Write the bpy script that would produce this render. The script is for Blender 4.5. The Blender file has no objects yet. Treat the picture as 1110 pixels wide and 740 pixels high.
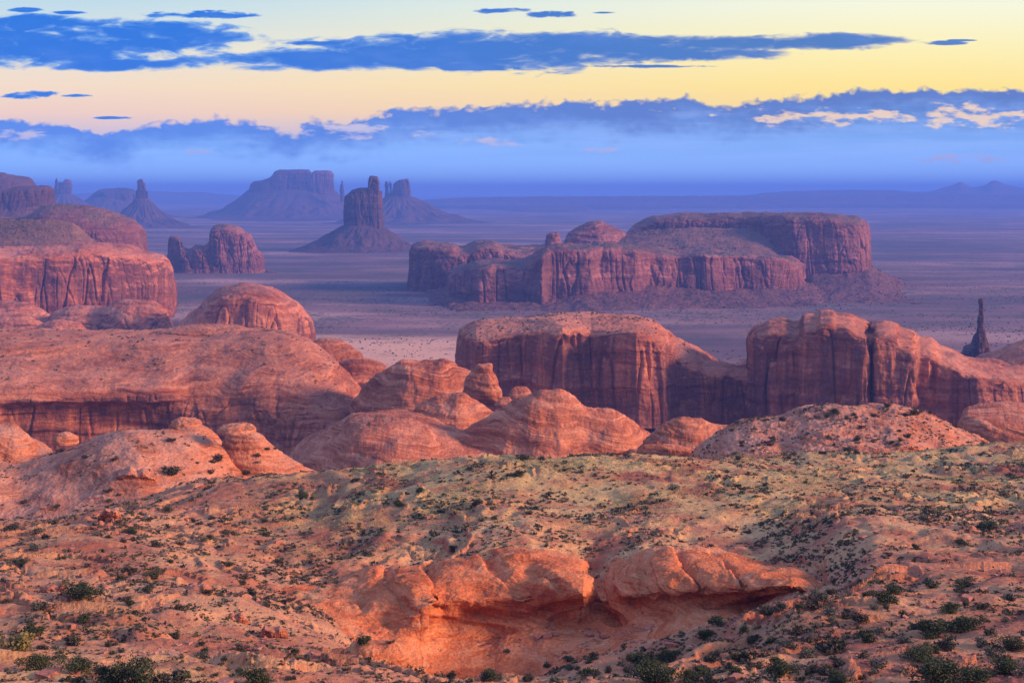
import bpy, math, random
import numpy as np
from mathutils import Vector

# ------------------------------------------------------------------ frame of the place
F, VH, HC = 1500.0, 207.0, 250.0        # focal length and horizon row in photo pixels, camera height (m)
S = bpy.context.scene
C = S.collection
R = math.radians
random.seed(5)
rng = np.random.default_rng(11)

# ------------------------------------------------------------------ camera
cam_d = bpy.data.cameras.new('camera')
cam = bpy.data.objects.new('camera', cam_d)
C.objects.link(cam)
cam.location = (0, 0, HC)
cam.rotation_euler = (R(90), 0, 0)
cam_d.sensor_width = 36.0
cam_d.lens = 36.0 * F / 1110.0
cam_d.shift_y = -(370.0 - VH) / 1110.0
cam_d.clip_start = 1.0
cam_d.clip_end = 300000.0
S.camera = cam

# ------------------------------------------------------------------ exposure
S.view_settings.view_transform = 'Standard'
S.view_settings.look = 'None'
S.view_settings.exposure = 0.24
S.view_settings.gamma = 1.0
S.view_settings.use_curve_mapping = False
S.cycles.max_bounces = 5
S.cycles.diffuse_bounces = 3
S.cycles.volume_bounces = 3
S.cycles.transparent_max_bounces = 8
S.cycles.use_denoising = True

SUN_EL, SUN_AZ = R(18), R(103)          # height, and clockwise from the viewing direction

# ------------------------------------------------------------------ node helper
class NT:
    def __init__(s, tree):
        s.t = tree; s.n = tree.nodes; s.l = tree.links
    def node(s, kind, **kw):
        n = s.n.new(kind)
        for k, v in kw.items(): setattr(n, k, v)
        return n
    def put(s, sock, v):
        if hasattr(v, 'is_linked') or isinstance(v, bpy.types.NodeSocket): s.l.new(v, sock)
        elif v is not None:
            if sock.type == 'RGBA' and len(v) == 3: v = (*v, 1.0)
            sock.default_value = v
    def m(s, op, a, b=None, c=None, clamp=False):
        n = s.node('ShaderNodeMath', operation=op, use_clamp=clamp)
        s.put(n.inputs[0], a)
        if b is not None: s.put(n.inputs[1], b)
        if c is not None: s.put(n.inputs[2], c)
        return n.outputs[0]
    def smooth(s, v, a, b, lo=0.0, hi=1.0):
        n = s.node('ShaderNodeMapRange', interpolation_type='SMOOTHSTEP')
        s.put(n.inputs[0], v); s.put(n.inputs[1], a); s.put(n.inputs[2], b); s.put(n.inputs[3], lo); s.put(n.inputs[4], hi)
        return n.outputs[0]
    def mix(s, f, a, b, blend='MIX'):
        n = s.node('ShaderNodeMix', data_type='RGBA', blend_type=blend)
        s.put(n.inputs[0], f); s.put(n.inputs[6], a); s.put(n.inputs[7], b)
        return n.outputs[2]
    def ramp(s, f, stops, interp='LINEAR'):
        n = s.node('ShaderNodeValToRGB')
        cr = n.color_ramp; cr.interpolation = interp
        while len(cr.elements) < len(stops): cr.elements.new(0.5)
        for e, (p, c) in zip(cr.elements, stops):
            e.position = p
            e.color = (*c, 1.0) if hasattr(c, '__len__') else (c, c, c, 1.0)
        s.put(n.inputs[0], f)
        return n.outputs[0]
    def xyz(s, x, y, z):
        n = s.node('ShaderNodeCombineXYZ')
        s.put(n.inputs[0], x); s.put(n.inputs[1], y); s.put(n.inputs[2], z)
        return n.outputs[0]
    def sep(s, v):
        n = s.node('ShaderNodeSeparateXYZ'); s.put(n.inputs[0], v); return n.outputs
    def mapping(s, v, scale, loc=(0, 0, 0)):
        n = s.node('ShaderNodeMapping'); s.put(n.inputs[0], v)
        n.inputs['Scale'].default_value = scale; n.inputs['Location'].default_value = loc
        return n.outputs[0]
    def noise(s, v, scale=1.0, detail=4.0, rough=0.55, dist=0.0):
        n = s.node('ShaderNodeTexNoise'); s.put(n.inputs['Vector'], v)
        n.inputs['Scale'].default_value = scale; n.inputs['Detail'].default_value = detail
        n.inputs['Roughness'].default_value = rough; n.inputs['Distortion'].default_value = dist
        return n.outputs[0]

# ------------------------------------------------------------------ world: dusk sky with cloud strips
def make_world():
    w = bpy.data.worlds.new('World'); S.world = w; w.use_nodes = True
    w.node_tree.nodes.clear()
    t = NT(w.node_tree)
    out = t.node('ShaderNodeOutputWorld'); bg = t.node('ShaderNodeBackground')
    bg.inputs[1].default_value = 0.1
    t.l.new(bg.outputs[0], out.inputs[0])
    sky = t.node('ShaderNodeTexSky', sky_type='NISHITA')
    sky.sun_disc = False; sky.sun_elevation = SUN_EL; sky.sun_rotation = SUN_AZ
    sky.air_density = 1.6; sky.dust_density = 1.0; sky.ozone_density = 3.0; sky.altitude = 1700
    d = t.node('ShaderNodeTexCoord').outputs['Generated']
    x, y, z = t.sep(d)
    az = t.m('ARCTAN2', x, y)
    hor = t.m('SQRT', t.m('ADD', t.m('MULTIPLY', x, x), t.m('MULTIPLY', y, y)))
    el = t.m('DIVIDE', z, t.m('MAXIMUM', hor, 1e-4))       # tangent of the elevation
    U = t.m('MULTIPLY_ADD', t.m('TANGENT', t.m('MAXIMUM', t.m('MINIMUM', az, 1.2), -1.2)), F, 555.0)
    V = t.m('MULTIPLY', t.m('DIVIDE', el, t.m('MAXIMUM', t.m('COSINE', az), 0.36)), F)   # height above the horizon, same unit
    # noise fields on the direction
    cv = t.xyz(t.m('MULTIPLY', U, 1/90.0), t.m('MULTIPLY', V, 1/26.0), 0.0)
    n1 = t.noise(cv, 1.0, 7.0, 0.60)
    n2 = t.noise(t.mapping(cv, (5.5, 4.2, 1), (7.3, 2.1, 4.0)), 1.0, 6.0, 0.62)
    n3 = t.noise(t.mapping(cv, (0.35, 0.5, 1), (1.3, 9.1, 2.0)), 1.0, 3.0, 0.5)
    cf = t.xyz(t.m('MULTIPLY', U, 1/36.0), t.m('MULTIPLY', V, 1/9.5), 5.0)
    nf = t.noise(cf, 1.0, 7.0, 0.56, 0.6)
    n1c = t.m('ADD', t.m('MULTIPLY', t.m('SUBTRACT', n1, 0.5), 0.75), t.m('MULTIPLY', t.m('SUBTRACT', nf, 0.5), 0.9)); n2c = t.m('ADD', t.m('MULTIPLY', t.m('SUBTRACT', n2, 0.5), 0.6), t.m('MULTIPLY', t.m('SUBTRACT', nf, 0.5), 0.8))
    # clear sky colours by height: Nishita overhead, dusk tints low down, warmer to the right
    side = t.smooth(U, 0.0, 1050.0)
    def band(c): return tuple(10 * v for v in c)
    cl = t.ramp(t.m('MULTIPLY', V, 1/420.0), [
        (0.00, (0.26, 0.44, 0.90)), (0.10, (0.50, 0.50, 0.72)), (0.20, (0.93, 0.64, 0.43)), (0.27, (0.93, 0.71, 0.45)),
        (0.36, (0.78, 0.74, 0.58)), (0.48, (0.50, 0.66, 0.70)), (0.75, (0.40, 0.52, 0.9)), (1.00, (0.34, 0.47, 1.05))])
    cr = t.ramp(t.m('MULTIPLY', V, 1/420.0), [
        (0.00, (0.30, 0.46, 0.88)), (0.10, (0.62, 0.52, 0.55)), (0.20, (1.02, 0.72, 0.15)), (0.27, (1.03, 0.78, 0.16)),
        (0.36, (0.97, 0.84, 0.34)), (0.48, (0.88, 0.88, 0.62)), (0.75, (0.48, 0.56, 0.88)), (1.00, (0.36, 0.48, 1.05))])
    dusk = t.mix(side, cl, cr)
    dusk = t.mix(1.0, dusk, (10, 10, 10), 'MULTIPLY')
    behind = t.m('MULTIPLY', t.smooth(V, 300.0, 900.0), 0.35)
    col = t.mix(behind, dusk, sky.outputs[0])
    # cloud strips: (centre u, centre height, half width, half height, softness weight)
    def lens(u, v, a, b, amp, src):
        du = t.m('DIVIDE', t.m('SUBTRACT', U, u), a); dv = t.m('DIVIDE', t.m('SUBTRACT', V, v), b)
        q = t.m('ADD', t.m('POWER', t.m('ABSOLUTE', du), 2.0), t.m('MULTIPLY', dv, dv))
        return t.m('MULTIPLY_ADD', src, amp, t.m('SUBTRACT', 1.0, q))
    def H(py): return VH + 3 - py
    strips = [(60, H(56), 150, 21, 2.6), (150, H(43), 120, 19, 2.6), (35, H(30), 75, 12, 2.6), (120, H(73), 80, 8, 2.2),
              (215, H(19), 60, 4.0, 5.5), (255, H(20), 30, 2.0, 4.5), (25, H(14), 20, 2.5, 5), (75, H(17), 16, 2, 5), (232, H(15), 14, 1.5, 5), (15, H(40), 60, 6, 4), (395, H(68), 210, 12, 2.2), (500, H(56), 190, 18, 2.4), (560, H(59), 160, 22, 2.4),
              (620, H(52), 130, 13, 2.6), (700, H(60), 150, 10, 2.6), (790, H(50), 120, 9, 2.4), (895, H(48), 85, 9, 2.2),
              (545, H(15), 26, 3, 5.5), (598, H(19), 34, 3.5, 5.5), (655, H(17), 14, 1.2, 4), (40, H(106), 34, 4, 6), (75, H(107), 18, 2, 5), (1020, H(50), 28, 2, 5), (1042, H(47), 14, 1, 4), (122, H(131), 18, 1.6, 4),
              (515, H(76), 70, 4, 4.0), (690, H(75), 80, 1.6, 4), (345, H(50), 40, 2.5, 5)]
    f = None
    for u, v, a, b, amp in strips:
        g = lens(u, v, a, b, amp, n1c)
        f = g if f is None else t.m('MAXIMUM', f, g)
    f = t.m('ADD', t.m('MULTIPLY_ADD', n2c, 0.45, f), 0.26)
    up_mask = t.smooth(f, -0.05, 0.62)
    core = t.smooth(f, 0.10, 1.05)
    ucol = t.mix(t.smooth(U, 150.0, 950.0), (0.03, 1.5, 6.3), (0.5, 1.7, 4.4))
    ucol = t.mix(t.m('MULTIPLY', t.smooth(n1, 0.50, 0.75), 0.30), ucol, (1.2, 2.6, 7.0))
    edge = t.mix(t.smooth(U, 150.0, 900.0), (1.9, 3.9, 7.2), (3.6, 4.0, 5.0))
    ucol = t.mix(core, edge, ucol)
    col = t.mix(t.m('MULTIPLY', up_mask, 0.97), col, ucol)
    # lower bank
    tops = [(-200, 132), (0, 134), (60, 138), (115, 152), (180, 136), (235, 132), (285, 140), (318, 152), (335, 138), (370, 140),
            (420, 128), (480, 122), (560, 119), (660, 118), (745, 116), (800, 119), (855, 110), (905, 108), (960, 104), (1010, 102), (1110, 104), (1300, 108)]
    top = t.ramp(t.m('MULTIPLY', t.m('ADD', U, 200.0), 1/1500.0), [((u + 200) / 1500.0, (H(v)) / 200.0) for u, v in tops])
    top = t.m('MULTIPLY', top, 200.0)
    nb = t.noise(t.xyz(t.m('MULTIPLY', U, 1/46.0), t.m('MULTIPLY', V, 1/22.0), 3.0), 1.0, 3.0, 0.5, 0.3)
    pz = t.noise(t.xyz(t.m('MULTIPLY', U, 1/24.0), t.m('MULTIPLY', V, 1/15.0), 6.0), 1.0, 1.0, 0.5, 0.0)
    pq = t.noise(t.xyz(t.m('MULTIPLY', U, 1/9.0), t.m('MULTIPLY', V, 1/6.5), 2.0), 1.0, 4.0, 0.58, 0.2)
    puff = t.m('ADD', t.m('MULTIPLY', t.m('SUBTRACT', 0.16, t.m('ABSOLUTE', t.m('SUBTRACT', pz, 0.5))), 30.0), t.m('MULTIPLY', t.m('SUBTRACT', pq, 0.5), 13.0))
    b = t.m('ADD', t.m('ADD', t.m('SUBTRACT', top, V), t.m('MULTIPLY', t.m('SUBTRACT', nb, 0.5), 26.0)), puff)
    bank = t.smooth(b, -3.0, 5.0)
    rim = t.smooth(t.m('MULTIPLY_ADD', t.m('SUBTRACT', n1, 0.5), 60.0, b), 4.0, 44.0)
    hb = t.smooth(V, 6.0, 95.0)
    bcol = t.mix(t.smooth(U, 100.0, 1000.0), (1.1, 3.2, 7.7), (1.5, 3.3, 6.9))
    bcol = t.mix(t.smooth(n3, 0.35, 0.7), bcol, (2.1, 3.6, 7.6))
    low = t.mix(t.smooth(U, 100.0, 1000.0), (3.6, 6.6, 11.5), (3.6, 6.2, 10.8))
    lay = t.noise(t.xyz(t.m('MULTIPLY', U, 1/150.0), t.m('MULTIPLY', V, 1/9.0), 8.0), 1.0, 5.0, 0.6)
    bcol = t.mix(t.m('MULTIPLY', t.smooth(lay, 0.42, 0.68), 0.55), bcol, (3.2, 4.3, 7.6))
    bcol = t.mix(t.m('MULTIPLY', t.smooth(lay, 0.52, 0.36), 0.5), bcol, (1.2, 2.3, 5.6))
    bcol = t.mix(hb, low, bcol)
    dark = t.mix(t.smooth(U, 100.0, 900.0), (1.0, 2.5, 7.2), (1.1, 1.9, 4.6))
    bcol = t.mix(rim, dark, bcol)
    # sunlit gaps in the bank
    pf = None
    for u, v, a, bb, amp in [(905, H(130), 95, 8, 4.2), (1055, H(129), 75, 11, 4.2), (960, H(126), 50, 4, 4), (1050, H(175), 48, 5, 3.4), (652, H(166), 22, 3.5, 2.2),
                             (375, H(145), 45, 8, 3.4), (530, H(157), 42, 4, 3.0), (460, H(147), 18, 4, 3.0), (20, H(150), 30, 6, 3.0), (215, H(168), 14, 4, 2.5)]:
        g = lens(u, v, a * 1.15, bb * 1.2, amp * 2.1, n2c)
        pf = g if pf is None else t.m('MAXIMUM', pf, g)
    pm = t.smooth(pf, 0.0, 1.5)
    pcol = t.mix(t.smooth(V, 30.0, 75.0), (4.6, 4.4, 6.8), t.mix(t.smooth(U, 450.0, 900.0), (7.2, 6.2, 6.4), (10.2, 7.2, 3.7)))
    bcol = t.mix(t.m('MULTIPLY', pm, 0.85), bcol, pcol)
    col = t.mix(bank, col, bcol)
    t.l.new(col, bg.inputs[0])
make_world()

# ------------------------------------------------------------------ sun
sd = bpy.data.lights.new('sun', 'SUN')
sun = bpy.data.objects.new('sun', sd); C.objects.link(sun)
sd.energy = 5.0; sd.angle = R(10); sd.color = (1.0, 0.60, 0.39)
sv = Vector((math.sin(SUN_AZ) * math.cos(SUN_EL), math.cos(SUN_AZ) * math.cos(SUN_EL), math.sin(SUN_EL)))
sun.rotation_euler = sv.to_track_quat('Z', 'Y').to_euler()
sun.location = (300, -100, 500)

# ------------------------------------------------------------------ noise (numpy)
_G = np.array([[1,1,0],[-1,1,0],[1,-1,0],[-1,-1,0],[1,0,1],[-1,0,1],[1,0,-1],[-1,0,-1],[0,1,1],[0,-1,1],[0,1,-1],[0,-1,-1],[1,1,0],[-1,1,0],[0,-1,1],[0,-1,-1]], np.float32)
def perlin(x, y, z, seed=0):
    x = np.asarray(x, np.float64); y = np.asarray(y, np.float64) + 0 * x; z = np.asarray(z, np.float64) + 0 * x
    ix, iy, iz = np.floor(x), np.floor(y), np.floor(z)
    fx, fy, fz = (x - ix).astype(np.float32), (y - iy).astype(np.float32), (z - iz).astype(np.float32)
    ix, iy, iz = ix.astype(np.int64), iy.astype(np.int64), iz.astype(np.int64)
    u, v, w = [f * f * f * (f * (f * 6 - 15) + 10) for f in (fx, fy, fz)]
    res = 0.0
    for a in (0, 1):
        wa = u if a else 1 - u
        for b in (0, 1):
            wb = v if b else 1 - v
            for c in (0, 1):
                wc = w if c else 1 - w
                h = ((ix + a) * 374761393 + (iy + b) * 668265263 + (iz + c) * 2147483647 + seed * 974634777) & 0xffffffff
                h = ((h ^ (h >> 13)) * 1274126177) & 0xffffffff
                g = _G[(h ^ (h >> 16)) & 15]
                res = res + wa * wb * wc * (g[..., 0] * (fx - a) + g[..., 1] * (fy - b) + g[..., 2] * (fz - c))
    return res
def fbm(x, y, z, oct=4, seed=0, gain=0.5):
    s, a = 0.0, 1.0
    for o in range(oct):
        k = 2.03 ** o
        s = s + a * perlin(x * k + 13.7 * o, y * k - 7.1 * o, z * k + 3.3 * o, seed + o)
        a *= gain
    return s
def sstep(a, b, v):
    q = np.clip((v - a) / (b - a), 0, 1); return q * q * (3 - 2 * q)

# ------------------------------------------------------------------ shape-preserving interpolation
def pchip(xk, Y, x):
    """xk (n,), Y (n, ...), x (m,) -> (m, ...)"""
    xk = np.asarray(xk, float); Y = np.asarray(Y, float); x = np.asarray(x, float)
    sh = (-1,) + (1,) * (Y.ndim - 1)
    h = np.diff(xk).reshape(sh); d = np.diff(Y, axis=0) / h
    m = np.zeros_like(Y)
    if len(xk) > 2:
        d0, d1 = d[:-1], d[1:]; h0, h1 = h[:-1], h[1:]
        w1, w2 = 2 * h1 + h0, h1 + 2 * h0
        with np.errstate(divide='ignore', invalid='ignore'):
            mm = (w1 + w2) / (w1 / d0 + w2 / d1)
        m[1:-1] = np.where(d0 * d1 > 0, mm, 0.0)
    m[0], m[-1] = d[0], d[-1]
    i = np.clip(np.searchsorted(xk, x, side='right') - 1, 0, len(xk) - 2)
    hh = np.diff(xk)[i].reshape(sh); t = ((x - xk[i]).reshape(sh)) / hh
    t2, t3 = t * t, t * t * t
    return (2*t3 - 3*t2 + 1) * Y[i] + (t3 - 2*t2 + t) * hh * m[i] + (-2*t3 + 3*t2) * Y[i+1] + (t3 - t2) * hh * m[i+1]
def lin(pts, x):
    if not hasattr(pts, '__len__'): return np.full(np.shape(x), float(pts))
    p = np.array(pts, float); return np.interp(x, p[:, 0], p[:, 1])
def zof(py, D): return HC - (py - VH) / F * D
def pyof(z, D): return VH + (HC - z) / D * F

# ------------------------------------------------------------------ linking
def tag(o, label=None, cat=None, group=None, kind=None):
    if label: o['label'] = label
    if cat: o['category'] = cat
    if group: o['group'] = group
    if kind: o['kind'] = kind
    return o
def link(name, me, mat=None, parent=None):
    if mat is not None and not me.materials: me.materials.append(mat)
    o = bpy.data.objects.new(name, me); C.objects.link(o)
    if parent is not None:
        o.parent = parent
        o.matrix_parent_inverse.identity()
        o.location = -Vector(parent.location)
    return o
def empty(name, loc, label, cat, group=None):
    o = bpy.data.objects.new(name, None); C.objects.link(o); o.location = loc
    o.empty_display_size = 1.0
    return tag(o, label, cat, group)
def raw_mesh(name, V, Fc, smooth=True):
    V = np.ascontiguousarray(V, np.float32); Fc = np.ascontiguousarray(Fc, np.int32)
    me = bpy.data.meshes.new(name)
    k = Fc.shape[1]
    me.vertices.add(len(V)); me.vertices.foreach_set('co', V.ravel())
    me.loops.add(Fc.size); me.loops.foreach_set('vertex_index', Fc.ravel())
    me.polygons.add(len(Fc)); me.polygons.foreach_set('loop_start', np.arange(0, Fc.size, k, dtype=np.int32))
    me.polygons.foreach_set('use_smooth', np.full(len(Fc), smooth))
    me.update(calc_edges=True); me.validate()
    return me
def grid_faces(nu, nv, wrap=False):
    i = np.arange(nu if wrap else nu - 1)[:, None]; j = np.arange(nv - 1)[None, :]
    i2 = (i + 1) % nu
    return np.stack([i * nv + j, i2 * nv + j, i2 * nv + j + 1, i * nv + j + 1], -1).reshape(-1, 4)
def grid_mesh(name, P, wrap=False, smooth=True):
    nu, nv = P.shape[:2]
    return raw_mesh(name, P.reshape(-1, 3), grid_faces(nu, nv, wrap), smooth)
def normals(P, wrap=False):
    if wrap: du = np.roll(P, -1, 0) - np.roll(P, 1, 0)
    else: du = np.gradient(P, axis=0)
    dv = np.gradient(P, axis=1)
    n = np.cross(du, dv); l = np.linalg.norm(n, axis=-1, keepdims=True)
    return n / np.maximum(l, 1e-9)

# ------------------------------------------------------------------ rock roughness; lengths in px at distance, m = metres per px
def rough(P, m, seed=0, lump=(30, 3), flute=None, crack=None, strata=None, fine=(5, .6), wrap=False, fade=None, tilt=0.0):
    N = normals(P, wrap)
    x, y, z = [P[..., k] for k in range(3)]
    st = sstep(0.25, 0.7, 1 - np.abs(N[..., 2]))
    d = lump[1] * m * fbm(x / (lump[0]*m), y / (lump[0]*m), z / (lump[0]*m), 4, seed)
    if flute:
        L = flute[0] * m
        d = d + st * flute[1] * m * (0.55 * np.tanh(4 * perlin(x / (1.6*L), y / (1.6*L), z / (9 * L), seed + 19)) + 0.6 * fbm(x / L, y / L, z / (4 * L), 4, seed + 20, 0.6))
    if crack:
        L = crack[0] * m
        q = perlin(x / L, y / L, z / (9 * L), seed + 40) + 0.35 * perlin(2.7 * x / L, 2.7 * y / L, z / (3 * L), seed + 41)
        q2 = perlin(2.1 * x / L, 2.1 * y / L, z / (6 * L), seed + 43)
        d = d - st * m * crack[1] * 1.3 * (np.exp(-(q / 0.045) ** 2) + 0.5 * np.exp(-(q2 / 0.04) ** 2))
    if strata:
        L = strata[0] * m
        zz = (z + (tilt * x if np.isscalar(tilt) else tilt)) / L + 0.8 * fbm(x / (9*L), y / (9*L), z / (9*L), 3, seed + 60)
        w = 0.15 + 0.85 * sstep(0.04, 0.35, 1 - np.abs(N[..., 2]))
        q = perlin(zz * 0 + 0.37, zz * 0 + 5.2, zz, seed + 61)
        zw = zz * 0.55 + 0.55 * perlin(zz * 0 + 3.1, zz * 0 + 8.2, zz * 0.55, seed + 63)
        sw = zw - np.floor(zw)
        come = sstep(-0.25, 0.3, fbm(x / (26*L), y / (26*L), z / (3*L), 3, seed + 64))
        d = d + w * strata[1] * m * (0.45 * np.tanh(3.2 * q) + 1.5 * come * ((1 - sw) ** 1.5 * sstep(0, .10, sw) - .35))
    if fine: d = d + fine[1] * m * fbm(x / (fine[0]*m), y / (fine[0]*m), z / (fine[0]*m), 3, seed + 80)
    if fade is not None: d = d * fade
    return P + N * d[..., None]

PROF = {
 'cliff': [(0, 0), (.3, .010), (.6, .022), (.85, .04), (.95, .075), (1.0, .2), (1.0, .6), (.9, .95), (0, 1)],
 'wall':  [(0, 0), (.3, .006), (.6, .012), (.86, .022), (.955, .05), (1.0, .30), (1.0, .62), (.8, .95), (0, 1)],
 'face':  [(0, 0), (.3, .008), (.6, .02), (.84, .04), (.94, .085), (1.0, .36), (.99, .62), (.8, .95), (0, 1)],
 'round': [(0, 0), (.3, .02), (.6, .05), (.8, .10), (.93, .2), (1.0, .42), (.97, .7), (.7, .95), (0, 1)],
 'mound': [(0, 0), (.14, .07), (.36, .17), (.62, .27), (.83, .36), (.95, .44), (1, .52), (.8, .74), (0, 1)],
 'dome':  [(0, 0), (.30, .08), (.56, .18), (.78, .28), (.93, .40), (1, .52), (.93, .7), (.6, .92), (0, 1)],
 'slope': [(0, 0), (.18, .12), (.42, .26), (.7, .38), (.9, .46), (1, .52), (.85, .62), (.4, .82), (0, 1)],
 'bench': [(0, 0), (.34, .015), (.40, .12), (.62, .2), (.72, .23), (.95, .25), (1.0, .32), (.97, .9), (0, 1)],
 'tower': [(0, 0), (.3, .05), (.7, .1), (.9, .16), (.98, .26), (1, .45), (.99, .7), (.8, .92), (0, 1)],
 'over':  [(0, .05), (.2, .055), (.42, .06), (.52, .02), (.62, .03), (.8, .10), (.95, .22), (1, .42), (0, 1)],
}
SEGW = np.array([.2, .2, .16, .12, .1, .1, .06, .06])

def massif(top, D, depth, zb=0.0, prof='cliff', plan=3.0, dens=1.25, nv=120, seed=0, off_top=None, prof2=None, blend=None, **kw):
    """top: silhouette [(px,py)...]; D: distance of the front foot (number or [(px,D)...]); depth: metres front to back."""
    tp = np.array(top, float)
    p0, p1 = tp[0, 0], tp[-1, 0]
    nu = int(max(14, (p1 - p0) * dens))
    px = np.linspace(p0, p1, nu)
    # denser near the ends where the plan curves round
    t = np.linspace(0, 1, nu); te = 0.5 - 0.5 * np.cos(np.pi * t); t = 0.55 * t + 0.45 * te
    px = p0 + (p1 - p0) * t
    py = pchip(tp[:, 0], tp[:, 1], px)
    Df = lin(D, px); dp = lin(depth, px)
    e = np.clip(1 - np.abs(2 * t - 1) ** plan, 0, 1) ** (1.0 / plan)
    pr = np.array(PROF[prof] if isinstance(prof, str) else prof, float)
    ot = off_top if off_top is not None else pr[int(np.argmax(pr[:, 0])), 1]
    seg = SEGW if len(pr) == 9 else np.full(len(pr) - 1, 1.0 / (len(pr) - 1))
    ks = [0.0]
    for k, w in enumerate(seg):
        c = max(2, int(round(w / seg.sum() * nv)))
        ks += list(k + np.arange(1, c + 1) / c)
    pv = pchip(np.arange(len(pr)), pr, np.array(ks))
    yc = Df + dp / 2
    Y = yc[:, None] + (pv[None, :, 1] - 0.5) * (dp * np.maximum(e, 0.02))[:, None]
    zbv = lin(zb, px)
    zt = None
    for fk, ok_ in pr:
        if fk < 0.6: continue
        yk = yc + (ok_ - 0.5) * dp * np.maximum(e, 0.02)
        zk = zbv + (zof(py, yk) - zbv) / fk
        zt = zk if zt is None else np.minimum(zt, zk)
    Z = zbv[:, None] + pv[None, :, 0] * (zt - zbv)[:, None]
    if prof2 is not None:
        p2 = pchip(np.arange(len(pr)), np.array(PROF[prof2] if isinstance(prof2, str) else prof2, float), np.array(ks))
        w = sstep(0, 1, lin(blend, px))[:, None]
        Y2 = yc[:, None] + (p2[None, :, 1] - 0.5) * (dp * np.maximum(e, 0.02))[:, None]
        Z2 = zbv[:, None] + p2[None, :, 0] * (zt - zbv)[:, None]
        Y = Y * (1 - w) + Y2 * w; Z = Z * (1 - w) + Z2 * w
    X = ((px - 555.0) / F * yc)[:, None] + ((px - 555.0) / F)[:, None] * (Y - yc[:, None])
    P = np.stack([X, Y, Z], -1)
    m = float(np.mean(Df)) / F
    return rough(P, m, seed, **kw)

def lobe(px, py, D, w, h, depth, zb_py, flat=2.0, seed=0, nu=90, nv=50, skew=0.0, **kw):
    """free-standing rounded rock: top pixel (px,py), half width w px, foot at row zb_py, depth half-axis in metres"""
    m = D / F
    zt, z0 = zof(py, D), zof(zb_py, D)
    th = np.linspace(0, 2 * np.pi, nu, endpoint=False)[:, None]; s = np.linspace(0, 1, nv)[None, :]
    r = (1 - (1 - s) ** 1.0)
    prof_r = np.sin(s * np.pi / 2) ** 1.0
    prof_z = np.cos(s * np.pi / 2) ** (2.0 / flat)
    X = (px - 555) / F * D + w * m * prof_r * np.cos(th) + skew * m * w * (1 - prof_z)
    Y = D + depth * prof_r * np.sin(th)
    Z = z0 + (zt - z0) * prof_z + 0 * th
    P = np.stack([X, Y, Z], -1)[:, ::-1]
    return rough(P, m, seed, wrap=True, **kw)

def talus(pxc, D, inner, outer_l, outer_r, z_top, z_base=-4.0, dep_in=None, dep_out=None, seed=0, nu=260, nv=60, power=1.7):
    """apron of rubble round a butte: ring from the foot of the cliff down to the plain (half widths in px)"""
    m = D / F
    th = np.linspace(0, 2 * np.pi, nu, endpoint=False)[:, None]; s = np.linspace(0, 1, nv)[None, :]
    c, sn = np.cos(th), np.sin(th)
    ro = np.where(c > 0, outer_r, outer_l) * m
    do = dep_out if dep_out is not None else (outer_l + outer_r) / 2 * m
    di = dep_in if dep_in is not None else inner * m
    wob = 1 + 0.10 * fbm(c * 1.7, sn * 1.7, 0 * c, 3, seed)
    X = (pxc - 555) / F * D + (inner * m * (1 - s) + ro * wob * s) * c
    Y = D + (di * (1 - s) + do * wob * s) * sn
    Z = z_base + (z_top - z_base) * (1 - s) ** power
    gl = fbm(c * 5 + .5 * s, sn * 5 + .4 * s, s * 3.5 + 0 * c, 5, seed + 3, 0.6)
    Z = Z + gl * (z_top - z_base) * 0.11 * np.sin(np.pi * np.clip(s, 0, 1)) ** 0.8 * (1 - .4 * s)
    P = np.stack([X, Y, Z], -1)
    return P[:, ::-1]

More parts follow.
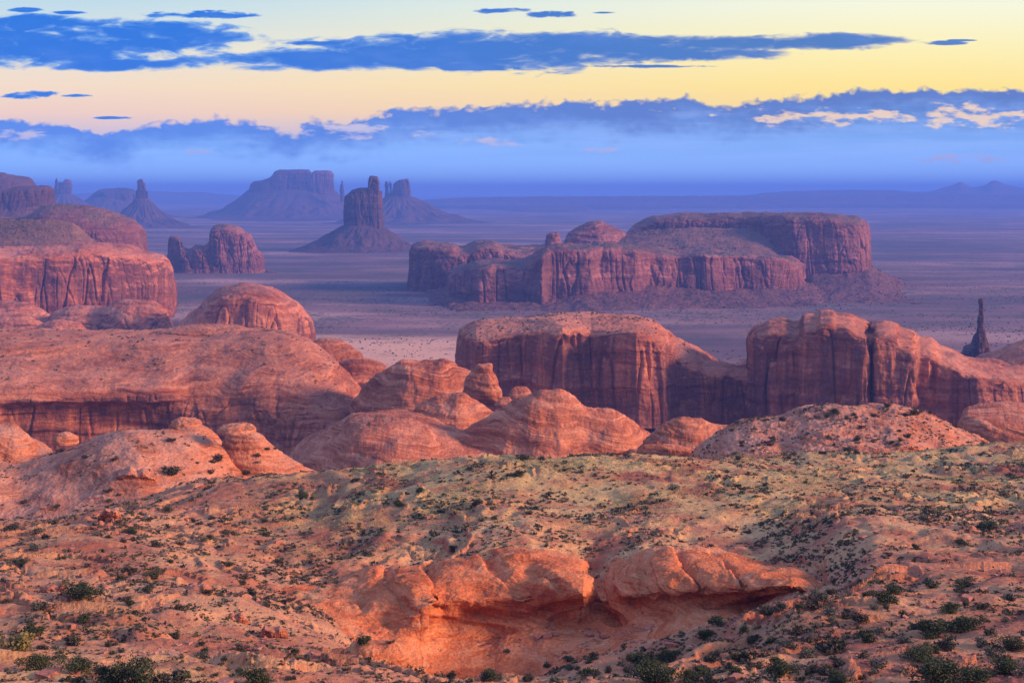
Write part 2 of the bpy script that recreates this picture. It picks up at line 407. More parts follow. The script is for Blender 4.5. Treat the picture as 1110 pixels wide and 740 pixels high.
# ------------------------------------------------------------------ materials
def new_mat(name):
    mt = bpy.data.materials.new(name); mt.use_nodes = True; mt.node_tree.nodes.clear()
    t = NT(mt.node_tree)
    out = t.node('ShaderNodeOutputMaterial'); bs = t.node('ShaderNodeBsdfPrincipled')
    bs.inputs['Roughness'].default_value = 0.92; bs.inputs['Specular IOR Level'].default_value = 0.15
    t.l.new(bs.outputs[0], out.inputs[0])
    return mt, t, bs
def rock(name, m, c1, c2, c3, varnish_shade=(0.13, 0.055, 0.05), vamt=0.6, top=None, topamt=0.0, scrub=0.0, scrub_col=(0.07, 0.085, 0.045),
         strat=(6, .6), bump=0.5, tilt=0.0, scrub_px=4.0):
    """m = metres per photo pixel at the rock's distance (sets the grain)"""
    mt, t, bs = new_mat(name)
    g = t.node('ShaderNodeNewGeometry'); P = g.outputs['Position']; N = g.outputs['Normal']
    nx, ny, nz = t.sep(N)
    px, py, pz = t.sep(P)
    warp = t.noise(P, 1 / (60 * m), 3, 0.5)
    zz = t.m('ADD', t.m('ADD', pz, t.m('MULTIPLY', px, tilt)), t.m('MULTIPLY', t.m('SUBTRACT', warp, 0.5), 26 * m))
    sc = t.xyz(t.m('MULTIPLY', px, 0.05), t.m('MULTIPLY', py, 0.05), zz)
    s1 = t.noise(sc, 1 / (strat[0] * m), 4, 0.6)
    s2 = t.noise(sc, 1 / (strat[0] * 4.5 * m), 3, 0.5)
    blot = t.noise(P, 1 / (38 * m), 5, 0.6)
    fine = t.noise(P, 1 / (3.0 * m), 5, 0.65)
    col = t.ramp(t.m('ADD', t.m('MULTIPLY', s1, strat[1]), t.m('MULTIPLY', s2, 1 - strat[1])), [(0.40, c1), (0.5, c2), (0.60, c3)])
    col = t.mix(t.smooth(blot, 0.35, 0.7, 0.0, 0.5), col, t.mix(0.5, c2, c3))
    s3 = t.noise(sc, 2.6 / (strat[0] * m), 3, 0.6)
    thin = t.m('MULTIPLY', t.smooth(s3, 0.56, 0.66), t.smooth(blot, 0.62, 0.40))
    col = t.mix(t.m('MULTIPLY', thin, 0.72), col, tuple(v * .62 for v in c1))
    col = t.mix(t.m('MULTIPLY', t.smooth(s3, 0.42, 0.34), 0.35), col, tuple(min(1, v * 1.15) for v in c3))
    steep = t.smooth(nz, 0.62, 0.22)
    sk = t.noise(t.xyz(px, py, t.m('MULTIPLY', pz, 0.07)), 1 / (9 * m), 5, 0.62)
    sk2 = t.noise(t.xyz(px, py, t.m('MULTIPLY', pz, 0.2)), 1 / (55 * m), 3, 0.5)
    vf = t.m('MULTIPLY', t.m('MULTIPLY', t.smooth(t.m('ADD', t.m('MULTIPLY', sk, 0.55), t.m('MULTIPLY', sk2, 0.45)), 0.38, 0.56), steep), vamt)
    col = t.mix(vf, col, varnish_shade)  # desert varnish, deepened to put the shade of upright walls into the colour
    lightst = t.m('MULTIPLY', t.m('MULTIPLY', t.smooth(sk, 0.60, 0.72), steep), 0.35 * min(1, vamt * 1.5))
    col = t.mix(lightst, col, c3)
    if top is not None:
        tf = t.m('MULTIPLY', t.m('MULTIPLY', t.smooth(nz, 0.72, 0.95), t.smooth(blot, 0.25, 0.6)), topamt)
        col = t.mix(tf, col, top)
    if scrub > 0:
        vo = t.node('ShaderNodeTexVoronoi'); t.put(vo.inputs['Vector'], t.mapping(P, (1, 1, 0.2)))
        vo.inputs['Scale'].default_value = 1 / (scrub_px * m)
        lim = t.m('MULTIPLY', t.smooth(blot, 0.3, 0.7, 0.12, 0.42), 1.0)
        dots = t.m('MULTIPLY', t.smooth(vo.outputs['Distance'], t.m('ADD', lim, 0.12), lim), t.smooth(nz, 0.70, 0.86))
        col = t.mix(t.m('MULTIPLY', dots, scrub), col, scrub_col)
    col = t.mix(1.0, col, t.ramp(fine, [(0.28, 0.68), (0.72, 1.22)]), 'MULTIPLY')
    t.l.new(col, bs.inputs['Base Color'])
    bh = t.m('ADD', t.m('ADD', t.m('MULTIPLY', s1, 1.6), t.m('MULTIPLY', t.m('ADD', fine, s3), 1.1)), t.m('MULTIPLY', t.m('MULTIPLY', sk, steep), 1.2))
    bp = t.node('ShaderNodeBump'); bp.inputs['Strength'].default_value = bump; bp.inputs['Distance'].default_value = 2.2 * m
    t.l.new(bh, bp.inputs['Height']); t.l.new(bp.outputs[0], bs.inputs['Normal'])
    return mt
def talus_mat(name, m, c1, c2, scrub=0.5):
    mt, t, bs = new_mat(name)
    g = t.node('ShaderNodeNewGeometry'); P = g.outputs['Position']
    a = t.noise(P, 1 / (14 * m), 6, 0.65); b = t.noise(P, 1 / (2.5 * m), 4, 0.7); w = t.noise(P, 1 / (60 * m), 4, 0.6)
    px, py, pz = t.sep(P)
    band = t.noise(t.xyz(t.m('MULTIPLY', px, .04), t.m('MULTIPLY', py, .04), pz), 1 / (5 * m), 3, 0.6)
    col = t.ramp(t.m('ADD', t.m('MULTIPLY', a, .6), t.m('MULTIPLY', band, .4)), [(0.38, c1), (0.62, c2)])
    col = t.mix(t.m('MULTIPLY', t.smooth(b, 0.50, 0.62), t.m('MULTIPLY', t.smooth(w, 0.3, 0.65), scrub)), col, (0.075, 0.075, 0.05))
    t.l.new(col, bs.inputs['Base Color'])
    bp = t.node('ShaderNodeBump'); bp.inputs['Strength'].default_value = 0.7; bp.inputs['Distance'].default_value = 3 * m
    t.l.new(t.m('ADD', a, b), bp.inputs['Height']); t.l.new(bp.outputs[0], bs.inputs['Normal'])
    return mt

# ================================================================== SETTING
# ---- valley floor: one sheet to the horizon
def valley_floor():
    Dn = np.concatenate([[-1500, -600, -100], np.geomspace(100, 62000, 420)])
    a = np.linspace(-0.62, 0.62, 260)
    Dg, A = np.meshgrid(Dn, a, indexing='ij')
    w = np.maximum(np.abs(Dg), 1600)
    X = A * w * 1.0; Y = Dg
    Z = 5.0 * fbm(X / 900, Y / 900, 0 * X, 4, 3) + 1.2 * fbm(X / 120, Y / 120, 0 * X, 4, 5) - 4
    # shallow washes and broad swells far off
    Z = Z + 16 * sstep(3500, 9000, Y) * fbm(X / 3500, Y / 2600, 0 * X, 3, 8)
    P = np.stack([X, Y, Z], -1)
    P = P.transpose(1, 0, 2)
    me = grid_mesh('valley_floor', P)
    mt, t, bs = new_mat('desert_plain')
    g = t.node('ShaderNodeNewGeometry'); Q = g.outputs['Position']
    qx, qy, qz = t.sep(Q)
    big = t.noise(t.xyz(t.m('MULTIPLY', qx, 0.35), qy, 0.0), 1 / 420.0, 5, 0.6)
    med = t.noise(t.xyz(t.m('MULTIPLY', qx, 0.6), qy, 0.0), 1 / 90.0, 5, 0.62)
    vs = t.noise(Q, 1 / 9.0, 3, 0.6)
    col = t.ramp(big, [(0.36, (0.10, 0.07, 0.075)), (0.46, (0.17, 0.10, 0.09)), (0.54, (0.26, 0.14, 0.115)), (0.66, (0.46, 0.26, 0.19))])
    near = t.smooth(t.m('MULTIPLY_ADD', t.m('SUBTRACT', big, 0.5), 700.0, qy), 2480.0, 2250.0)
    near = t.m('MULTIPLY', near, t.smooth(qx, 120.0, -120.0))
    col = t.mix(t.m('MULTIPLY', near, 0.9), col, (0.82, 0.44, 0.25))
    vo = t.node('ShaderNodeTexVoronoi'); t.put(vo.inputs['Vector'], Q); vo.inputs['Scale'].default_value = 1 / 11.0
    lim = t.smooth(med, 0.34, 0.66, 0.10, 0.5)
    lim = t.m('MULTIPLY', lim, t.smooth(qy, 2100.0, 2900.0, 0.35, 1.0))
    dots = t.smooth(vo.outputs['Distance'], t.m('ADD', lim, 0.1), lim)
    col = t.mix(t.m('MULTIPLY', dots, 0.85), col, (0.065, 0.075, 0.045))
    col = t.mix(t.m('MULTIPLY', t.smooth(med, 0.52, 0.66), 0.45), col, (0.10, 0.09, 0.06))
    t.l.new(col, bs.inputs['Base Color'])
    bp = t.node('ShaderNodeBump'); bp.inputs['Strength'].default_value = 0.4; bp.inputs['Distance'].default_value = 3
    t.l.new(vs, bp.inputs['Height']); t.l.new(bp.outputs[0], bs.inputs['Normal'])
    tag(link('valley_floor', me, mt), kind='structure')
valley_floor()

# ---- far plateaus and mountains on the horizon
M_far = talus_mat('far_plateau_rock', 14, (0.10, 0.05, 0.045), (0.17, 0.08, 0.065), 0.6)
def far_hill(name, top, D, depth, seed, prof='slope', lump=(30, 1.2)):
    P = massif(top, D, depth, -10, prof, 4.0, 1.0, 60, seed, lump=lump, fine=None)
    tag(link(name, grid_mesh(name, P), M_far), kind='structure')
far_hill('distant_plateau', [(430, 226), (470, 216), (560, 213.5), (800, 212.5), (960, 211), (1300, 210)], 19500, 2600, 1, 'bench')
far_hill('low_plateau', [(690, 240), (720, 233), (800, 231), (900, 231.5), (1000, 231), (1350, 230)], 15500, 2600, 2, 'bench', (14, .7))
far_hill('low_bluff', [(520, 236), (548, 226), (580, 222), (632, 223), (650, 232)], 17000, 2200, 3, 'bench', (14, .7))
far_hill('distant_mountains', [(800, 213), (860, 207), (940, 206), (1000, 208), (1030, 202), (1042, 198), (1052, 203), (1066, 201), (1078, 196), (1090, 200), (1112, 204), (1200, 206), (1260, 214)], 22500, 1500, 4)
far_hill('distant_ridge', [(-150, 214), (-60, 210), (60, 211), (160, 207), (200, 208), (262, 212), (300, 216)], 26000, 3000, 5)

# ---- foreground hillside
def hillside():
    cols = {
     -300: [(60,880),(110,740),(140,700),(165,664),(190,636),(215,612),(240,594),(270,578),(305,570),(345,572),(375,566),(430,560),(600,600),(1000,640)],
     0:   [(60,895),(110,745),(140,704),(165,667),(190,639),(215,615),(240,597),(270,580),(305,572),(345,572),(375,566),(430,560),(600,600),(1000,640)],
     120: [(60,900),(110,746),(140,706),(165,669),(190,641),(215,616),(240,597),(270,578),(305,564),(345,552),(375,547),(430,550),(600,600),(1000,640)],
     250: [(60,905),(110,748),(140,712),(165,682),(190,655),(215,632),(240,610),(270,583),(305,553),(345,524),(375,520),(430,540),(600,600),(1000,640)],
     330: [(60,915),(110,752),(140,722),(165,700),(190,680),(215,660),(240,634),(270,592),(305,555),(345,519),(370,520),(430,545),(600,600),(1000,640)],
     390: [(60,920),(110,757),(140,728),(165,716),(185,712),(215,690),(246,626),(274,585),(305,545),(340,512),(365,516),(430,545),(600,600),(1000,640)],
     475: [(60,930),(112,760),(140,744),(160,742),(178,752),(226,722),(252,612),(276,575),(305,535),(338,502),(366,510),(430,545),(600,600),(1000,640)],
     560: [(60,930),(112,764),(140,748),(160,738),(176,748),(228,716),(252,600),(276,562),(305,527),(335,497),(365,508),(430,542),(600,600),(1000,640)],
     640: [(60,930),(110,764),(138,738),(162,711),(178,722),(228,698),(252,627),(278,568),(306,530),(335,497),(365,506),(430,538),(600,600),(1000,640)],
     720: [(60,920),(110,760),(138,722),(164,690),(180,698),(226,684),(250,600),(278,566),(306,532),(338,498),(366,502),(430,522),(600,600),(1000,640)],
     800: [(60,910),(110,756),(138,706),(164,668),(180,673),(222,660),(244,617),(275,570),(305,538),(340,508),(364,503),(410,494),(520,520),(1000,640)],
     875: [(60,900),(110,752),(138,692),(165,648),(180,652),(206,644),(226,634),(265,572),(300,540),(340,516),(364,512),(405,492),(500,505),(1000,640)],
     960: [(60,900),(110,748),(138,684),(165,640),(178,642),(190,634),(200,618),(240,577),(290,542),(340,520),(366,515),(412,493),(500,500),(1000,640)],
     1050:[(60,900),(110,746),(138,679),(165,636),(178,637),(190,631),(199,613),(240,577),(290,545),(340,521),(368,514),(418,488),(500,495),(1000,640)],
     1110:[(60,900),(110,745),(138,676),(165,634),(178,635),(190,628),(199,608),(240,578),(290,548),(340,523),(370,512),(420,486),(500,490),(1000,640)],
     1400:[(60,890),(110,740),(138,672),(165,630),(178,631),(190,624),(199,604),(240,576),(290,546),(340,522),(370,510),(420,482),(500,486),(1000,640)]}
    k = np.array(sorted(cols)); A = np.array([cols[q] for q in k], float)
    px = np.concatenate([np.linspace(-1500, -110, 160), np.linspace(-109, 1220, 960), np.linspace(1221, 2600, 160)])
    ZK = HC - (A[:, :, 1] - VH) / F * A[:, :, 0]
    pc = np.clip(px, -290, 1390)
    Dk = pchip(k, A[:, :, 0], pc); Zk = pchip(k, ZK, pc)
    seg = [12, 50, 55, 55, 28, 60, 70, 70, 62, 60, 24, 24, 20, 14]
    seg = seg[:A.shape[1] - 1]
    ks = np.concatenate([[0.0]] + [i + np.arange(1, c + 1) / c for i, c in enumerate(seg)])
    Yg = pchip(np.arange(A.shape[1]), Dk.T, ks).T; Zg = pchip(np.arange(A.shape[1]), Zk.T, ks).T
    Xg = (px[:, None] - 555) / F * Yg
    # relief: swells, gullies, rock steps, hummocks
    x, y = Xg, Yg
    Zg = Zg + 1.5 * fbm(x / 34, y / 34, 0 * x, 4, 31) * sstep(100, 160, y)
    gul = perlin(x / 15 + 0.7 * perlin(x / 30, y / 30, 0 * x, 77), y / 34, 0 * x, 33)
    Zg = Zg - 0.55 * np.exp(-(gul / 0.12) ** 2)
    rocky = sstep(-0.12, 0.25, fbm(x / 40, y / 40, 0 * x + 4, 3, 35)) 
    q = Zg / 1.1 + 0.9 * fbm(x / 9, y / 9, 0 * x, 3, 36) + 0.05 * x
    Zg = Zg + (0.30 + 0.35 * rocky) * np.tanh(3 * perlin(0 * q + .3, 0 * q + .7, q, 37))
    Zg = Zg + 0.2 * fbm(x / 2.2, y / 2.2, 0 * x, 3, 38) + 0.1 * rocky * fbm(x / .8, y / .8, 0 * x, 2, 39)
    led = Zg / 1.6 + 0.05 * x + 0.9 * fbm(x / 16, y / 16, 0 * x, 3, 45)
    sw = led - np.floor(led)
    Zg = Zg + 0.75 * sstep(0.0, .35, fbm(x / 26, y / 26, 0 * x + 9, 3, 46) + .25 * (x < -45) * (y < 330)) * sstep(.55, .98, sw) * sstep(95, 130, y)
    P = np.stack([Xg, Yg, Zg], -1)
    me = grid_mesh('hillside', P)
    mt, t, bs = new_mat('scrubby_red_soil')
    g = t.node('ShaderNodeNewGeometry'); Q = g.outputs['Position']; nz = t.sep(g.outputs['Normal'])[2]
    qx, qy, qz = t.sep(Q)
    b1 = t.noise(Q, 1 / 26.0, 5, 0.6); b2 = t.noise(t.mapping(Q, (1, 1, 1), (40, 9, 3)), 1 / 13.0, 6, 0.65); b3 = t.noise(Q, 1 / 1.6, 5, 0.7)
    b4 = t.noise(Q, 1 / 0.45, 4, 0.7)
    col = t.ramp(b1, [(0.38, (0.33, 0.11, 0.058)), (0.5, (0.47, 0.17, 0.085)), (0.62, (0.60, 0.245, 0.125))])
    # pale yellow sand
    hill = t.m('MULTIPLY', t.smooth(qy, 205.0, 260.0), t.smooth(qx, -40.0, 0.0))
    sand = t.m('MULTIPLY', t.smooth(b2, 0.43, 0.60), t.m('ADD', 0.45, t.m('MULTIPLY', hill, 0.5)))
    col = t.mix(sand, col, (0.72, 0.40, 0.17))
    lowsand = t.m('MULTIPLY', t.m('MULTIPLY', t.smooth(qy, 142.0, 126.0), t.smooth(qx, -18.0, -30.0)), t.smooth(b2, 0.36, 0.52))
    col = t.mix(t.m('MULTIPLY', lowsand, 0.8), col, (0.72, 0.40, 0.15))
    # dry grass cover, mostly on the crest of the hill
    crest = t.m('MULTIPLY', t.smooth(qy, 255.0, 310.0), t.smooth(qx, -70.0, -35.0))
    gr = t.m('MULTIPLY', t.smooth(t.m('ADD', t.m('MULTIPLY', b1, .5), t.m('MULTIPLY', b2, .5)), 0.38, 0.56), t.m('ADD', 0.10, t.m('MULTIPLY', crest, 0.9)))
    gr = t.m('MULTIPLY', gr, t.smooth(b3, 0.30, 0.62))
    col = t.mix(gr, col, (0.53, 0.38, 0.14))
    col = t.mix(t.m('MULTIPLY', t.smooth(b3, 0.56, 0.70), 0.55), col, (0.24, 0.10, 0.07))
    col = t.mix(t.smooth(nz, 0.80, 0.55), col, (0.50, 0.155, 0.075))
    col = t.mix(1.0, col, t.ramp(b4, [(0.3, 0.72), (0.7, 1.2)]), 'MULTIPLY')
    t.l.new(col, bs.inputs['Base Color'])
    bp = t.node('ShaderNodeBump'); bp.inputs['Strength'].default_value = 0.8; bp.inputs['Distance'].default_value = 0.5
    t.l.new(t.m('ADD', b3, t.m('MULTIPLY', b4, .6)), bp.inputs['Height']); t.l.new(bp.outputs[0], bs.inputs['Normal'])
    tag(link('hillside', me, mt), kind='structure')
    return P
HILL = hillside()

# ================================================================== ROCK FORMATIONS
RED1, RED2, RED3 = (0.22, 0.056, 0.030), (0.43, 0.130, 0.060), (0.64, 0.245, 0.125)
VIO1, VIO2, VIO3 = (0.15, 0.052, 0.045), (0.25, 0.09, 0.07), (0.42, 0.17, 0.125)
FAR1, FAR2, FAR3 = (0.06, 0.036, 0.036), (0.10, 0.055, 0.05), (0.17, 0.085, 0.07)  # cloud shade over the far buttes is put into these dark colours
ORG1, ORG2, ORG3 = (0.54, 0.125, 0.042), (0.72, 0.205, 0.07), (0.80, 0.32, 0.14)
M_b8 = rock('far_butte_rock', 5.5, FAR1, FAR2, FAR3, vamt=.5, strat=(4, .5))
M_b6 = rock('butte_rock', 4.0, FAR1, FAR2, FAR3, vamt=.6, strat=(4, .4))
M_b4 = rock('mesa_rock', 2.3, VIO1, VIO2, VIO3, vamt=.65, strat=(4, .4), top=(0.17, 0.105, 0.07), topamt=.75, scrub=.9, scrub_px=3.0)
M_b3 = rock('slickrock_cliff', 1.6, RED1, RED2, RED3, vamt=.85, varnish_shade=(0.12, 0.05, 0.05), strat=(4, .5), top=(0.55, 0.23, 0.14), topamt=.5)
M_b3s = rock('brushy_mesa_rock', 1.6, RED1, RED2, RED3, vamt=.6, strat=(4, .5), top=(0.22, 0.13, 0.08), topamt=.9, scrub=.95, scrub_px=3.0)
M_cl = rock('red_cliff_rock', 0.9, RED1, RED2, RED3, vamt=.82, strat=(5, .5), top=(0.60, 0.25, 0.145), topamt=.4, varnish_shade=(0.15, 0.06, 0.055))
M_cls = rock('terrace_rock', 0.75, RED1, RED2, RED3, vamt=.82, strat=(4, .6), top=(0.60, 0.25, 0.145), topamt=.4, scrub=.2, scrub_px=5, varnish_shade=(0.15, 0.06, 0.055), bump=.7)
M_dm = rock('dome_sandstone', 0.5, (0.27, 0.068, 0.032), (0.51, 0.155, 0.070), (0.72, 0.29, 0.15), vamt=.35, strat=(4, .65), bump=.7, tilt=.12)
M_dn = rock('near_dome_sandstone', 0.28, (0.31, 0.082, 0.036), (0.54, 0.170, 0.074), (0.72, 0.29, 0.15), vamt=.3, strat=(4, .65), bump=.8, tilt=.18, top=(0.70, 0.37, 0.23), topamt=.45)
M_or = rock('orange_sandstone', 0.16, ORG1, ORG2, ORG3, vamt=.45, strat=(6, .7), bump=1.0, tilt=.1, varnish_shade=(0.22, 0.06, 0.04))
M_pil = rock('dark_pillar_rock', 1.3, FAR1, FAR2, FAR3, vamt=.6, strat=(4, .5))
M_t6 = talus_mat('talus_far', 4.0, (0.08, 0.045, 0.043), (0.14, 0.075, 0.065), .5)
M_br = talus_mat('brushy_slope_soil', 1.6, (0.17, 0.09, 0.06), (0.30, 0.15, 0.10), 1.0)
M_t3 = talus_mat('talus_near', 2.1, (0.12, 0.055, 0.048), (0.24, 0.105, 0.08), .7)

SURF = {}
def single(name, P, mat, label, cat, wrap=False, group=None, key=None):
    o = link(name, grid_mesh(name, P, wrap), mat)
    tag(o, label, cat, group)
    if key: SURF[key] = P
    return o
def compound(name, loc, label, cat, parts, group=None):
    e = empty(name, loc, label, cat, group)
    for nm, P, mat, wrap in parts:
        link(nm, grid_mesh(nm, P, wrap), mat, e)
        SURF.setdefault(nm, []).append(P)
    return e
def base(px, D, z=0.0): return ((px - 555) / F * D, D, z)

CL = dict(lump=(26, 2.2), flute=(11, 2.6), crack=(14, 2.4), strata=(7, .6), fine=(4, .5))
CLF = dict(lump=(16, 1.0), flute=(6, 1.0), crack=(10, 1.5), strata=(5, .35), fine=(2.5, .3))

# ---- skyline buttes, left to right
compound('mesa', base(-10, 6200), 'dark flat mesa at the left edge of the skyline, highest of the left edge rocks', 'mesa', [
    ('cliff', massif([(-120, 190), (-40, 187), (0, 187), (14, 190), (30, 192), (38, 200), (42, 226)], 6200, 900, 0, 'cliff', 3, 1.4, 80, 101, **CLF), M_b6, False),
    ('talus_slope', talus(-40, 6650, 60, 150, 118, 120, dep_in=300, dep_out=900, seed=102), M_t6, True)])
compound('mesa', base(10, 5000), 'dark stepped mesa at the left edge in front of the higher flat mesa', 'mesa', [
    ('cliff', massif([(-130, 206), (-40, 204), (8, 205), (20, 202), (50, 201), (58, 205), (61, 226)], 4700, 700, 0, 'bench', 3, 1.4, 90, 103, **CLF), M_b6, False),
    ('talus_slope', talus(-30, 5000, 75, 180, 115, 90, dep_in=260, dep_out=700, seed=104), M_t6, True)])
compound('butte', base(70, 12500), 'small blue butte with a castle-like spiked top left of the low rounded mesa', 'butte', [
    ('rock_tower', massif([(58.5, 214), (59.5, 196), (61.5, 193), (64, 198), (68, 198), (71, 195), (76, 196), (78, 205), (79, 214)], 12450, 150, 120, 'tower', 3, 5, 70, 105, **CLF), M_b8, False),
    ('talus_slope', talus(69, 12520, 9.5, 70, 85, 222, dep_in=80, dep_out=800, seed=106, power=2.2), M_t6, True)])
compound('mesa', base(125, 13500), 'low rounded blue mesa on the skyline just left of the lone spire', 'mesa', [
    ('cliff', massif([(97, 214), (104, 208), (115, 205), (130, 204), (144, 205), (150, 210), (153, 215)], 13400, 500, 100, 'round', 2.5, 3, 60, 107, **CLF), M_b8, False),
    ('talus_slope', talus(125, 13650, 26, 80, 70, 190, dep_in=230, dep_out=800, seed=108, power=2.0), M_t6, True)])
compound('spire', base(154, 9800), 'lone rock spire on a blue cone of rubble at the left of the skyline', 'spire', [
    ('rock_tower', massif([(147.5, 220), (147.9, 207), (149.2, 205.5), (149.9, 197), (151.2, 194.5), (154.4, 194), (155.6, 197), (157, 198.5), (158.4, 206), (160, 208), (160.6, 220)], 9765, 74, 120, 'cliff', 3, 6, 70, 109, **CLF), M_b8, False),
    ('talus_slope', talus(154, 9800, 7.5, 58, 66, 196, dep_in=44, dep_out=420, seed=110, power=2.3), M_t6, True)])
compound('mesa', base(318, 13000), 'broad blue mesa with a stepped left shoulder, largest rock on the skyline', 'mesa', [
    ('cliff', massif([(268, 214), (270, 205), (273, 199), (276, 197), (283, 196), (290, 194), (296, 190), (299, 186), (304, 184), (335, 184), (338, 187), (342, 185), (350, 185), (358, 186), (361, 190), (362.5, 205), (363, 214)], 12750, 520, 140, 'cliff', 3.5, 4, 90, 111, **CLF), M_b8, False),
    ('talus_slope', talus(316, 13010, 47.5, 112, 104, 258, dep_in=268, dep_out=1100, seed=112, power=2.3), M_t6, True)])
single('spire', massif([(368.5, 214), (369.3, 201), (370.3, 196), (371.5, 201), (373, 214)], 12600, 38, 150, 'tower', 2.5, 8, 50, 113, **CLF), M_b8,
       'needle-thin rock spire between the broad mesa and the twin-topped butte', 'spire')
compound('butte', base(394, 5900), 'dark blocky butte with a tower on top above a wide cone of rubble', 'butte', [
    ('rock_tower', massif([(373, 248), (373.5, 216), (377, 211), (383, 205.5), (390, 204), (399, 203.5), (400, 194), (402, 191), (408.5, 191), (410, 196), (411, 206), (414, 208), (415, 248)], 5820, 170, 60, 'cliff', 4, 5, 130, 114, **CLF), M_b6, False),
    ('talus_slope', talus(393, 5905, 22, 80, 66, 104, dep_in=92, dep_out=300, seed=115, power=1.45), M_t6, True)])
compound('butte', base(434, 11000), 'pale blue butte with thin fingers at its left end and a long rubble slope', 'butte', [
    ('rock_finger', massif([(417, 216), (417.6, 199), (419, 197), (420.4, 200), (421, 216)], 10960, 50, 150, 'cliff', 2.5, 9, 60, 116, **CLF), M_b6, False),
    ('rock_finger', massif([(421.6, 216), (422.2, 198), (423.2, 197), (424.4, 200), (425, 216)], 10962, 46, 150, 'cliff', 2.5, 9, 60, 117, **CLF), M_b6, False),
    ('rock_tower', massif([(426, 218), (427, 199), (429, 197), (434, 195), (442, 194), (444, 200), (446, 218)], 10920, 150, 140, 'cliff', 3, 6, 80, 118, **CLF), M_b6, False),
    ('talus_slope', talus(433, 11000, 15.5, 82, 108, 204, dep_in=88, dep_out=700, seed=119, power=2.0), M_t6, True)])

# ---- left side, middle distance
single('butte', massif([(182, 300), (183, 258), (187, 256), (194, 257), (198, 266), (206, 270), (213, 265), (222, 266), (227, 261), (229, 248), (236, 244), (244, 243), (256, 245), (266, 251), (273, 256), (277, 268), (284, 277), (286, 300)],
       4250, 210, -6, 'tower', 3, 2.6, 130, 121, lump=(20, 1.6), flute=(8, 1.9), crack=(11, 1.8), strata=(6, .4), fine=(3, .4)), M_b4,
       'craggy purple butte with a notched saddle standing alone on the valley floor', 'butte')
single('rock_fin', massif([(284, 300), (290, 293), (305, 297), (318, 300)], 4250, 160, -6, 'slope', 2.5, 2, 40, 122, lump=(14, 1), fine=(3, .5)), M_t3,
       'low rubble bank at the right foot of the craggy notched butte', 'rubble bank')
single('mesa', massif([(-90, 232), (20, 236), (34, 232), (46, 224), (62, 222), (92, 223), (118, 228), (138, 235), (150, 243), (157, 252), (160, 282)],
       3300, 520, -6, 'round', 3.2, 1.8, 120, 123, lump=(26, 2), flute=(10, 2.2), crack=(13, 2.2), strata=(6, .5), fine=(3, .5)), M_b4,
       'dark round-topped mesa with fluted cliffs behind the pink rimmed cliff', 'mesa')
compound('mesa', base(60, 2400), 'pink rimmed cliff at the left edge with dark brushy slope on its top', 'mesa', [
    ('cliff', massif([(-190, 262), (-60, 266), (20, 268), (60, 266), (100, 262), (130, 266), (165, 276), (178, 280), (185, 290), (190, 332)],
       [(-190, 2250), (0, 2300), (60, 2340), (120, 2380), (190, 2460)], 330, 20, 'face', 4, 1.8, 150, 124, lump=(44, 5), flute=(18, 2.6), crack=(26, 2.6), strata=(7, .7), fine=(4, .6)), M_b3, False),
    ('brushy_slope', massif([(-160, 234), (-20, 237), (50, 238), (78, 241), (95, 254), (112, 268)], 2420, 420, 90, 'slope', 3, 1.4, 70, 125, lump=(20, 1.2), strata=(6, .7), fine=(3, .4)), M_br, False)])
for q, (tp, D, dp, lb) in enumerate([
    ([(-90, 350), (-40, 332), (10, 326), (30, 328), (52, 340), (70, 356)], 2120, 130, 'rounded pink dome at the left edge below the pink rimmed cliff'),
    ([(40, 356), (60, 338), (90, 331), (118, 333), (140, 345), (160, 360)], 2080, 130, 'middle rounded dome in the lumpy row below the pink rimmed cliff'),
    ([(100, 352), (115, 334), (140, 324), (165, 326), (180, 338), (192, 362)], 2060, 120, 'rounded dome at the right end of the lumpy row below the pink rimmed cliff'),
    ([(-60, 366), (-20, 345), (20, 341), (48, 350), (66, 368)], 1960, 90, 'low front dome at the left edge behind the long red terrace'),
    ([(24, 368), (44, 352), (66, 345), (84, 349), (98, 366)], 1930, 80, 'small front dome just above the rim of the long red terrace')]):
    single('rock_dome', massif(tp, D, dp, 0, 'dome', 2.2, 1.8, 80, 130 + q, lump=(22, 2.4), flute=(14, 1.2), crack=(22, 1.5), strata=(6, .9), fine=(4, .4)), M_b3, lb, 'rock dome')
single('rock_dome', massif([(178, 366), (196, 350), (214, 334), (230, 319), (246, 310), (266, 307.5), (290, 310), (306, 318), (322, 327), (333, 338), (339, 350), (342, 370)],
       1880, 230, 0, 'face', 2.6, 1.8, 110, 140, lump=(34, 3), flute=(16, 1.6), crack=(30, 2), strata=(7, .9), fine=(4, .5)), M_b3,
       'large smooth pink dome with a steep right face above the long red terrace', 'rock dome')

